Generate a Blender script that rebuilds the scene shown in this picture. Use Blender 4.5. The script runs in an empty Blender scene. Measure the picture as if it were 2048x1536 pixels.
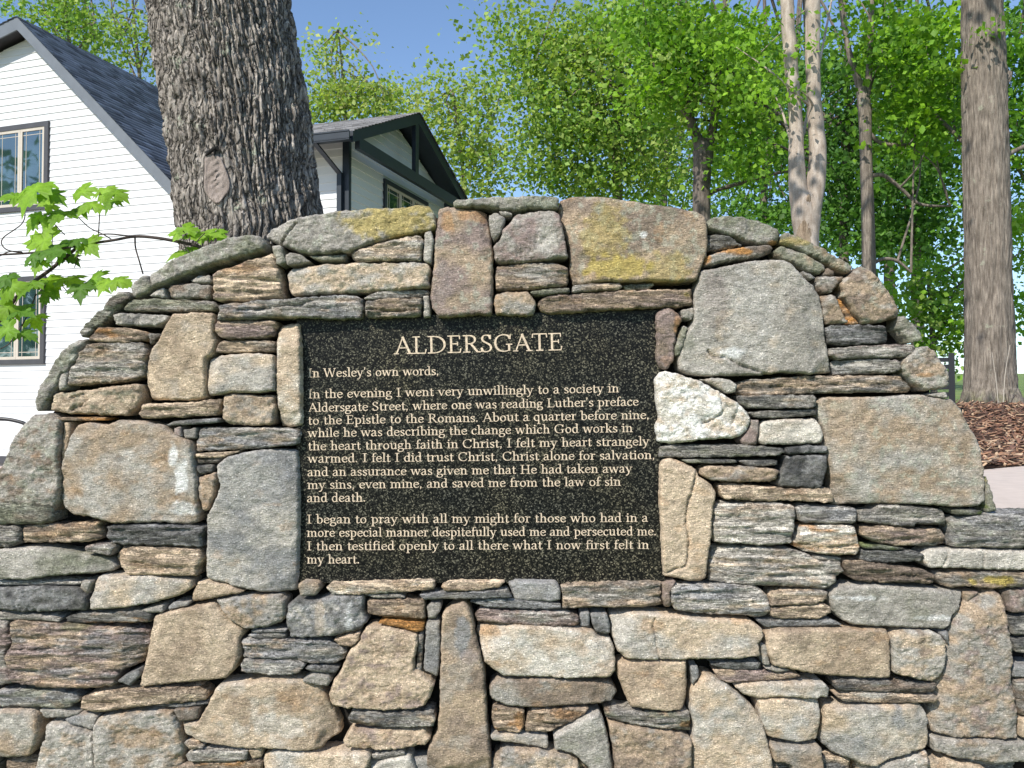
import bpy, math, random
import numpy as np
from mathutils import Vector
from mathutils.geometry import delaunay_2d_cdt

# ------------------------------------------------------------------ camera, sky, sun, exposure
SC = bpy.context.scene
COL = SC.collection
F = 1707.0          # focal length in pixels of the 2048 px wide photograph
H = 1.5             # eye height
HOR = 815.0         # horizon row in the photograph
PITCH = math.atan((HOR - 768.0) / F)

cam_d = bpy.data.cameras.new('camera')
cam_d.sensor_width = 36.0
cam_d.lens = F / 2048 * 36.0
cam_d.clip_start = 0.05
cam_d.clip_end = 800
cam = bpy.data.objects.new('camera', cam_d)
COL.objects.link(cam)
cam.location = (0, 0, H)
cam.rotation_euler = (math.radians(90) + PITCH, 0, 0)
SC.camera = cam

SUN = Vector((-0.43, -0.62, 0.66)).normalized()      # towards the sun
SUN_EL = math.asin(SUN.z)
w = bpy.data.worlds.new('World')
SC.world = w
w.use_nodes = True
nt = w.node_tree
bg = nt.nodes['Background']
sky = nt.nodes.new('ShaderNodeTexSky')
sky.sky_type = 'NISHITA'
sky.sun_disc = False
sky.sun_elevation = SUN_EL
sky.sun_rotation = math.atan2(SUN.x, SUN.y)
sky.altitude = 600
sky.air_density = 1.0
sky.dust_density = 0.4
sky.ozone_density = 3.0
nt.links.new(sky.outputs[0], bg.inputs[0])
bg.inputs[1].default_value = 0.135

sun_d = bpy.data.lights.new('sun', 'SUN')
sun_d.energy = 4.1
sun_d.angle = math.radians(0.53)
sun_d.color = (1.0, 0.94, 0.84)
sun = bpy.data.objects.new('sun', sun_d)
COL.objects.link(sun)
sun.rotation_euler = (-SUN).to_track_quat('-Z', 'Y').to_euler()

SC.view_settings.view_transform = 'Standard'
SC.view_settings.look = 'None'
SC.view_settings.exposure = 0.56
SC.view_settings.gamma = 1.0

# ------------------------------------------------------------------ helpers
rng = np.random.default_rng(11)
random.seed(11)
cp, sp_ = math.cos(PITCH), math.sin(PITCH)

def ray(px, py):
    a = (px - 1024.0) / F
    b = (768.0 - py) / F
    return a, cp - b * sp_, sp_ + b * cp            # x, y, z

def P(px, py, Y):
    x, y, z = ray(px, py)
    k = Y / y
    return np.array((x * k, Y, H + z * k))

def PV(px, py, Y):
    px = np.asarray(px, float); py = np.asarray(py, float)
    a = (px - 1024.0) / F; b = (768.0 - py) / F
    k = Y / (cp - b * sp_)
    return a * k, H + (sp_ + b * cp) * k             # X, Z arrays

def hsh(ix, iy, seed):
    n = (ix.astype(np.int64) * 374761393 + iy.astype(np.int64) * 668265263 + seed * 974634777) & 0x7fffffff
    n = ((n ^ (n >> 13)) * 1274126177) & 0x7fffffff
    n = n ^ (n >> 16)
    return (n & 0xffff) / 65535.0

def vn(x, y, seed=0):
    x = np.asarray(x, float); y = np.asarray(y, float)
    ix = np.floor(x); iy = np.floor(y)
    fx = x - ix; fy = y - iy
    fx = fx * fx * (3 - 2 * fx); fy = fy * fy * (3 - 2 * fy)
    a = hsh(ix, iy, seed); b = hsh(ix + 1, iy, seed)
    c = hsh(ix, iy + 1, seed); d = hsh(ix + 1, iy + 1, seed)
    return (a + (b - a) * fx) * (1 - fy) + (c + (d - c) * fx) * fy

def fbm(x, y, seed=0, o=4):
    s = 0; a = .5; t = 0
    for i in range(o):
        s = s + a * vn(x * 2 ** i + 17.3 * i, y * 2 ** i - 9.1 * i, seed + i * 7)
        t += a; a *= .5
    return s / t

ROOT = {}          # object -> world location of its root

def setp(o, label=None, cat=None, group=None, kind=None):
    if label: o['label'] = label
    if cat: o['category'] = cat
    if group: o['group'] = group
    if kind: o['kind'] = kind
    return o

def thing(name, loc, label, cat, group=None):
    o = bpy.data.objects.new(name, None)
    o.empty_display_size = .1
    COL.objects.link(o)
    o.location = loc
    ROOT[o.name] = np.array(loc, float)
    return setp(o, label, cat, group)

def mk(name, V, Fc, mat, parent=None, smooth=False, tone=None, loc=None):
    """one mesh object from world-space vertices"""
    V = np.asarray(V, float).reshape(-1, 3)
    org = ROOT[parent.name] if parent else (np.array(loc, float) if loc is not None else np.zeros(3))
    me = bpy.data.meshes.new(name)
    V = V - org
    if isinstance(Fc, np.ndarray):
        n, k = Fc.shape
        me.vertices.add(len(V)); me.vertices.foreach_set('co', V.astype(np.float32).ravel())
        me.loops.add(n * k); me.loops.foreach_set('vertex_index', Fc.astype(np.int32).ravel())
        me.polygons.add(n)
        me.polygons.foreach_set('loop_start', np.arange(0, n * k, k, dtype=np.int32))
        me.polygons.foreach_set('loop_total', np.full(n, k, dtype=np.int32))
        me.update(calc_edges=True)
        me.validate()
    else:
        me.from_pydata([tuple(v) for v in V], [], Fc)
        me.update()
    if smooth:
        me.polygons.foreach_set('use_smooth', np.ones(len(me.polygons), dtype=bool))
    if tone is not None and len(me.vertices) == len(tone):
        at = me.color_attributes.new('tone', 'FLOAT_COLOR', 'POINT')
        tone = np.asarray(tone); c = np.ones((len(tone), 4), np.float32); c[:, :tone.shape[1]] = tone
        at.data.foreach_set('color', c.ravel())
    if mat: me.materials.append(mat)
    o = bpy.data.objects.new(name, me)
    COL.objects.link(o)
    if parent:
        o.parent = parent
        ROOT[o.name] = org
    else:
        o.location = org
        ROOT[o.name] = org
    return o

class MB:
    """collects simple solids"""
    def __init__(s): s.v = []; s.f = []
    def add(s, V, Fc):
        k = len(s.v); s.v += [tuple(map(float, q)) for q in V]
        s.f += [tuple(i + k for i in q) for q in Fc]
    def hexa(s, c8):
        s.add(c8, [(0, 3, 2, 1), (4, 5, 6, 7), (0, 1, 5, 4), (1, 2, 6, 5), (2, 3, 7, 6), (3, 0, 4, 7)])
    def boxf(s, O, e1, e2, e3, a, b):
        """box in a frame: a,b are (min),(max) triples along e1,e2,e3"""
        p = []
        for z in (a[2], b[2]):
            for (x, y) in ((a[0], a[1]), (b[0], a[1]), (b[0], b[1]), (a[0], b[1])):
                p.append(O + e1 * x + e2 * y + e3 * z)
        s.hexa(p)
    def prism(s, poly, off):
        """polygon (list of 3d) extruded by vector off"""
        n = len(poly); A = [np.array(q) for q in poly]; B = [q + off for q in A]
        s.add(A + B, [tuple(range(n))[::-1], tuple(range(n, 2 * n))] + [(i, (i + 1) % n, n + (i + 1) % n, n + i) for i in range(n)])
    def done(s, name, mat, parent=None, smooth=False):
        o = mk(name, s.v, s.f, mat, parent, smooth)
        import bmesh
        bm = bmesh.new(); bm.from_mesh(o.data); bmesh.ops.recalc_face_normals(bm, faces=bm.faces); bm.to_mesh(o.data); bm.free()
        return o

# ------------------------------------------------------------------ materials
def mat_new(name):
    m = bpy.data.materials.new(name); m.use_nodes = True
    n = m.node_tree.nodes; l = m.node_tree.links
    return m, n, l, n['Principled BSDF']

def N(n, t, **kw):
    q = n.new(t)
    for k, v in kw.items():
        if k in q.bl_rna.properties: setattr(q, k, v)
        else: q.inputs[k].default_value = v
    return q

def ramp(n, l, src, stops):
    r = n.new('ShaderNodeValToRGB')
    e = r.color_ramp.elements
    while len(e) < len(stops): e.new(.5)
    for q, (p, c) in zip(e, stops):
        q.position = p
        q.color = (c, c, c, 1) if isinstance(c, (int, float)) else (*c, 1)
    l.new(src, r.inputs[0])
    return r.outputs[0]

def mul(n, l, a, b, mode='MULTIPLY', fac=1.0):
    q = n.new('ShaderNodeMix'); q.data_type = 'RGBA'; q.blend_type = mode
    q.inputs[0].default_value = fac
    l.new(a, q.inputs[6]); l.new(b, q.inputs[7])
    return q.outputs[2]

def pos(n, l, scale=(1, 1, 1)):
    g = n.new('ShaderNodeNewGeometry')
    m = n.new('ShaderNodeMapping'); m.inputs['Scale'].default_value = scale
    l.new(g.outputs['Position'], m.inputs[0])
    return m.outputs[0]

def noise(n, l, vec, scale, detail=4, rough=.55, dist=0):
    q = N(n, 'ShaderNodeTexNoise', Scale=scale, Detail=detail, Roughness=rough, Distortion=dist)
    l.new(vec, q.inputs['Vector'])
    return q.outputs['Fac']

def bump(n, l, h, strength, dist, prev=None):
    b = N(n, 'ShaderNodeBump', Strength=strength, Distance=dist)
    l.new(h, b.inputs['Height'])
    if prev: l.new(prev, b.inputs['Normal'])
    return b.outputs[0]

def plain(name, col, rough=.6, var=.12, sc=6.0, spec=.4, bumpy=0.0, metal=0):
    m, n, l, p = mat_new(name)
    f = noise(n, l, pos(n, l), sc, 5)
    a = [c * (1 - var) for c in col]; b = [min(1, c * (1 + var)) for c in col]
    l.new(ramp(n, l, f, [(.3, tuple(a)), (.7, tuple(b))]), p.inputs['Base Color'])
    p.inputs['Roughness'].default_value = rough
    p.inputs['Specular IOR Level'].default_value = spec
    p.inputs['Metallic'].default_value = metal
    if bumpy: l.new(bump(n, l, noise(n, l, pos(n, l), sc * 8, 5), bumpy, .01), p.inputs['Normal'])
    return m

def stone_mat():
    m, n, l, p = mat_new('fieldstone')
    at = n.new('ShaderNodeAttribute'); at.attribute_name = 'tone'
    v = pos(n, l); va = pos(n, l, (1, 1, 2.2)); vl = pos(n, l, (1, 1, 7.5))
    f1 = noise(n, l, va, 38, 6, .62)
    f2 = noise(n, l, v, 250, 4, .75)
    f3 = noise(n, l, va, 110, 5, .65, .4)
    fl = noise(n, l, vl, 17, 7, .62, .35)
    vo = N(n, 'ShaderNodeTexVoronoi', Scale=420.0); l.new(v, vo.inputs['Vector'])
    sc = n.new('ShaderNodeSeparateColor'); l.new(vo.outputs['Color'], sc.inputs[0])
    c = mul(n, l, at.outputs['Color'], ramp(n, l, f1, [(.28, .62), (.5, 1.0), (.74, 1.3)]))
    c = mul(n, l, c, ramp(n, l, f2, [(.28, .42), (.43, .95), (.58, 1.05), (.72, 1.8)]))
    c = mul(n, l, c, ramp(n, l, f3, [(.27, .42), (.4, .95), (.62, 1.05), (.75, 1.35)]))
    c = mul(n, l, c, ramp(n, l, sc.outputs[0], [(.0, .6), (.12, .97), (.88, 1.0), (.96, 1.5), (1, 1.8)]))
    # cleavage of the layered stones (their vertices carry alpha 1)
    ln_ = ramp(n, l, fl, [(.33, .4), (.39, 1.0), (.47, 1.08), (.50, .7), (.525, 1.1), (.62, 1.2), (.7, 1.45)])
    q = n.new('ShaderNodeMix'); q.data_type = 'RGBA'; q.blend_type = 'MULTIPLY'
    l.new(at.outputs['Alpha'], q.inputs[0]); l.new(c, q.inputs[6]); l.new(ln_, q.inputs[7])
    l.new(q.outputs[2], p.inputs['Base Color'])
    l.new(ramp(n, l, f2, [(.3, .95), (.7, .6)]), p.inputs['Roughness'])
    p.inputs['Specular IOR Level'].default_value = .3
    b = bump(n, l, f1, .5, .012)
    b = bump(n, l, f3, .8, .007, b)
    b = bump(n, l, f2, .6, .0026, b)
    bl_ = N(n, 'ShaderNodeBump', Distance=.013)
    ms = n.new('ShaderNodeMath'); ms.operation = 'MULTIPLY'; ms.inputs[1].default_value = .95
    l.new(at.outputs['Alpha'], ms.inputs[0]); l.new(ms.outputs[0], bl_.inputs['Strength'])
    l.new(ramp(n, l, fl, [(.32, 0.), (.40, .7), (.47, .8), (.50, .5), (.525, .85), (.7, 1.)]), bl_.inputs['Height']); l.new(b, bl_.inputs['Normal'])
    l.new(bl_.outputs[0], p.inputs['Normal'])
    return m

def granite_mat():
    m, n, l, p = mat_new('black_granite')
    v = pos(n, l)
    vo = N(n, 'ShaderNodeTexVoronoi', Scale=330.0); l.new(v, vo.inputs['Vector'])
    sepc = n.new('ShaderNodeSeparateColor'); l.new(vo.outputs['Color'], sepc.inputs[0])
    base = ramp(n, l, sepc.outputs[0], [(0, (.004, .004, .0045)), (.5, (.008, .008, .008)), (.70, (.022, .022, .019)), (.86, (.06, .057, .045)), (.97, (.15, .14, .11))])
    f = noise(n, l, v, 500, 3, .7)
    c = mul(n, l, base, ramp(n, l, f, [(.3, .4), (.6, 1.2), (.75, 2.0)]))
    c2 = mul(n, l, c, ramp(n, l, noise(n, l, v, 5, 4), [(.3, (.75, .8, .85)), (.7, (1.25, 1.18, 1.0))]))
    l.new(c2, p.inputs['Base Color'])
    p.inputs['Roughness'].default_value = .35
    p.inputs['Specular IOR Level'].default_value = .12
    return m

def bark_mat(name, lo, hi, vs=1.0, bm=.6, lichen=None, fine=70, crack=0):
    m, n, l, p = mat_new(name)
    v = pos(n, l, (1, 1, .16 * vs)); v1 = pos(n, l)
    at = n.new('ShaderNodeAttribute'); at.attribute_name = 'tone'
    f = noise(n, l, v, fine, 6, .65, .3)
    f2 = noise(n, l, v1, 7, 5, .6)
    f3 = noise(n, l, v1, 190, 4, .7)
    c = ramp(n, l, f, [(.3, lo), (.5, tuple((a + b) / 2 for a, b in zip(lo, hi))), (.68, hi)])
    c = mul(n, l, c, ramp(n, l, f2, [(.25, .72), (.75, 1.25)]))
    c = mul(n, l, c, ramp(n, l, f3, [(.3, .7), (.7, 1.3)]))
    c = mul(n, l, c, at.outputs['Color'])
    ck = None
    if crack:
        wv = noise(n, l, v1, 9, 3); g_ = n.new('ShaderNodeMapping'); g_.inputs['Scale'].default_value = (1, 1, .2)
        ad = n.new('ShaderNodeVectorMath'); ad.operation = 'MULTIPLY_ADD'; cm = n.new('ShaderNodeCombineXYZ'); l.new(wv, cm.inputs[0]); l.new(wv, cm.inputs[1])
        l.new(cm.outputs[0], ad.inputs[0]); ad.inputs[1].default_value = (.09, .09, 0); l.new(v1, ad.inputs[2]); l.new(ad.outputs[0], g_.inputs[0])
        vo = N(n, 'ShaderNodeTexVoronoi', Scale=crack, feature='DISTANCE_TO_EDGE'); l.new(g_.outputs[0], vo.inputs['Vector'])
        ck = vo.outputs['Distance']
        c = mul(n, l, c, ramp(n, l, ck, [(0, .4), (.06, .7), (.12, 1.05), (.4, 1.2)]))  # thin crack lines darkened in colour: shade of depth plus darker inner bark
    if lichen:
        k = n.new('ShaderNodeMix'); k.data_type = 'RGBA'
        l.new(ramp(n, l, noise(n, l, v1, 9, 8, .75), [(.6, 0), (.66, .75)]), k.inputs[0])
        l.new(c, k.inputs[6]); k.inputs[7].default_value = (*lichen, 1)
        c = k.outputs[2]
    l.new(c, p.inputs['Base Color'])
    p.inputs['Roughness'].default_value = .9
    p.inputs['Specular IOR Level'].default_value = .2
    b = bump(n, l, f, bm, .012)
    b = bump(n, l, f3, bm * .6, .003, b)
    if ck: b = bump(n, l, ramp(n, l, ck, [(0, 0), (.14, .8), (.4, 1)]), .9, .014, b)
    l.new(b, p.inputs['Normal'])
    return m

def leaf_mat(name, trans=.45):
    m, n, l, p = mat_new(name)
    at = n.new('ShaderNodeAttribute'); at.attribute_name = 'tone'
    p.inputs['Roughness'].default_value = .55
    p.inputs['Specular IOR Level'].default_value = .3
    c = mul(n, l, at.outputs['Color'], ramp(n, l, noise(n, l, pos(n, l), 90, 3), [(.3, .85), (.7, 1.15)]))
    l.new(c, p.inputs['Base Color'])
    t = n.new('ShaderNodeBsdfTranslucent')
    l.new(mul(n, l, c, ramp(n, l, at.outputs['Fac'], [(0, (1.25, 1.35, .55)), (1, (1.25, 1.35, .55))])), t.inputs[0])
    mx = n.new('ShaderNodeMixShader'); mx.inputs[0].default_value = trans
    l.new(p.outputs[0], mx.inputs[1]); l.new(t.outputs[0], mx.inputs[2])
    l.new(mx.outputs[0], n['Material Output'].inputs[0])
    return m

def shingle_mat():
    m, n, l, p = mat_new('roof_shingles')
    at = n.new('ShaderNodeAttribute'); at.attribute_name = 'tone'
    f = noise(n, l, pos(n, l), 60, 4, .7)
    c = mul(n, l, at.outputs['Color'], ramp(n, l, f, [(.3, .75), (.7, 1.25)]))
    l.new(c, p.inputs['Base Color'])
    p.inputs['Roughness'].default_value = .9
    l.new(bump(n, l, f, .4, .01), p.inputs['Normal'])
    return m

def glass_mat():
    m, n, l, p = mat_new('window_glass')
    f = noise(n, l, pos(n, l), 1.6, 3)
    l.new(ramp(n, l, f, [(.35, (.012, .03, .032)), (.65, (.035, .075, .075))]), p.inputs['Base Color'])
    p.inputs['Roughness'].default_value = .03
    p.inputs['Specular IOR Level'].default_value = 1.0
    p.inputs['IOR'].default_value = 1.9
    l.new(bump(n, l, noise(n, l, pos(n, l), 1.2, 2), .05, .05), p.inputs['Normal'])
    return m

def ground_mat():
    m, n, l, p = mat_new('grass_ground')
    v = pos(n, l)
    c = ramp(n, l, noise(n, l, v, 1.3, 8, .7), [(.3, (.10, .16, .035)), (.55, (.16, .23, .055)), (.75, (.26, .27, .10))])
    c = mul(n, l, c, ramp(n, l, noise(n, l, v, 60, 4, .7), [(.3, .5), (.7, 1.5)]))
    l.new(c, p.inputs['Base Color']); p.inputs['Roughness'].default_value = .95
    l.new(bump(n, l, noise(n, l, v, 90, 4, .7), .7, .03), p.inputs['Normal'])
    return m

M_STONE = stone_mat()
M_CORE = plain('joint_dirt_shade', (.022, .02, .018), .95, .4, 40, .1, .6)  # dirt colour darkened further to paint shade into the joints
M_GRAN = granite_mat()
M_GRANEDGE = plain('granite_edge', (.02, .02, .02), .4, .3, 60)
M_LETTER = plain('letter_paint', (.58, .465, .35), .75, .35, 190, .2)
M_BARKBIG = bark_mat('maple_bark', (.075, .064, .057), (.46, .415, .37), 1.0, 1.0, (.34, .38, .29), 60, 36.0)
M_BARKGREY = bark_mat('grey_bark', (.08, .066, .054), (.29, .25, .21), .8, .9, (.30, .31, .24), 60)
M_BARKPALE = bark_mat('pale_bark', (.25, .20, .16), (.47, .41, .355), 1.4, .25, None, 30)
M_BARKSCALY = bark_mat('scaly_bark', (.10, .07, .048), (.38, .30, .22), .8, 1.0, None, 55)
M_BARKDARK = bark_mat('dark_bark', (.06, .05, .045), (.2, .17, .145), .9, .7, None, 40)
M_SCAR = bark_mat('healed_bark', (.15, .12, .105), (.34, .285, .255), 3.0, .9, None, 34)
M_TWIG = plain('twig_bark', (.06, .045, .04), .8, .5, 60, .3, .5)
M_LEAF = leaf_mat('tree_leaves', .45)
M_MAPLE = leaf_mat('maple_leaves', .5)
M_SIDING = plain('white_siding', (.60, .615, .63), .55, .025, 3, .3)
M_TRIMDK = plain('charcoal_trim', (.055, .055, .062), .5, .12, 4)
M_FASCIA = plain('grey_fascia', (.13, .145, .165), .45, .1, 4)
M_NAVY = plain('dark_navy_trim', (.013, .02, .03), .45, .15, 4)
M_TAN = plain('tan_window_frame', (.46, .415, .355), .5, .06, 5)
M_SHINGLE = shingle_mat()
M_GLASS = glass_mat()
M_BLACK = plain('black_metal', (.012, .013, .016), .4, .2, 8)
M_GROUND = ground_mat()
M_CONC = plain('pinkish_concrete', (.55, .47, .42), .85, .08, 14, .2, .25)
M_MULCH = plain('mulch_soil', (.075, .045, .032), .95, .5, 35, .1, 1.0)
M_CHIP = None
M_FOUND = plain('concrete_foundation', (.3, .29, .28), .9, .15, 5, .2, .3)

# ------------------------------------------------------------------ the stone wall
WY = 2.2                       # front plane of the wall
S = WY / F                     # metres per photo pixel on that plane
TON = dict(g=(.30, .285, .262), lg=(.41, .39, .36), dg=(.12, .12, .118), bg=(.25, .252, .258), t=(.37, .29, .215),
           lt=(.51, .415, .315), b=(.22, .175, .14), w=(.58, .55, .50), p=(.26, .205, .19), o=(.40, .20, .065),
           y=(.40, .31, .085), k=(.055, .056, .058), gr=(.21, .215, .165), db=(.14, .115, .095), wh=(.75, .75, .74), ms=(.10, .14, .03))
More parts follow.
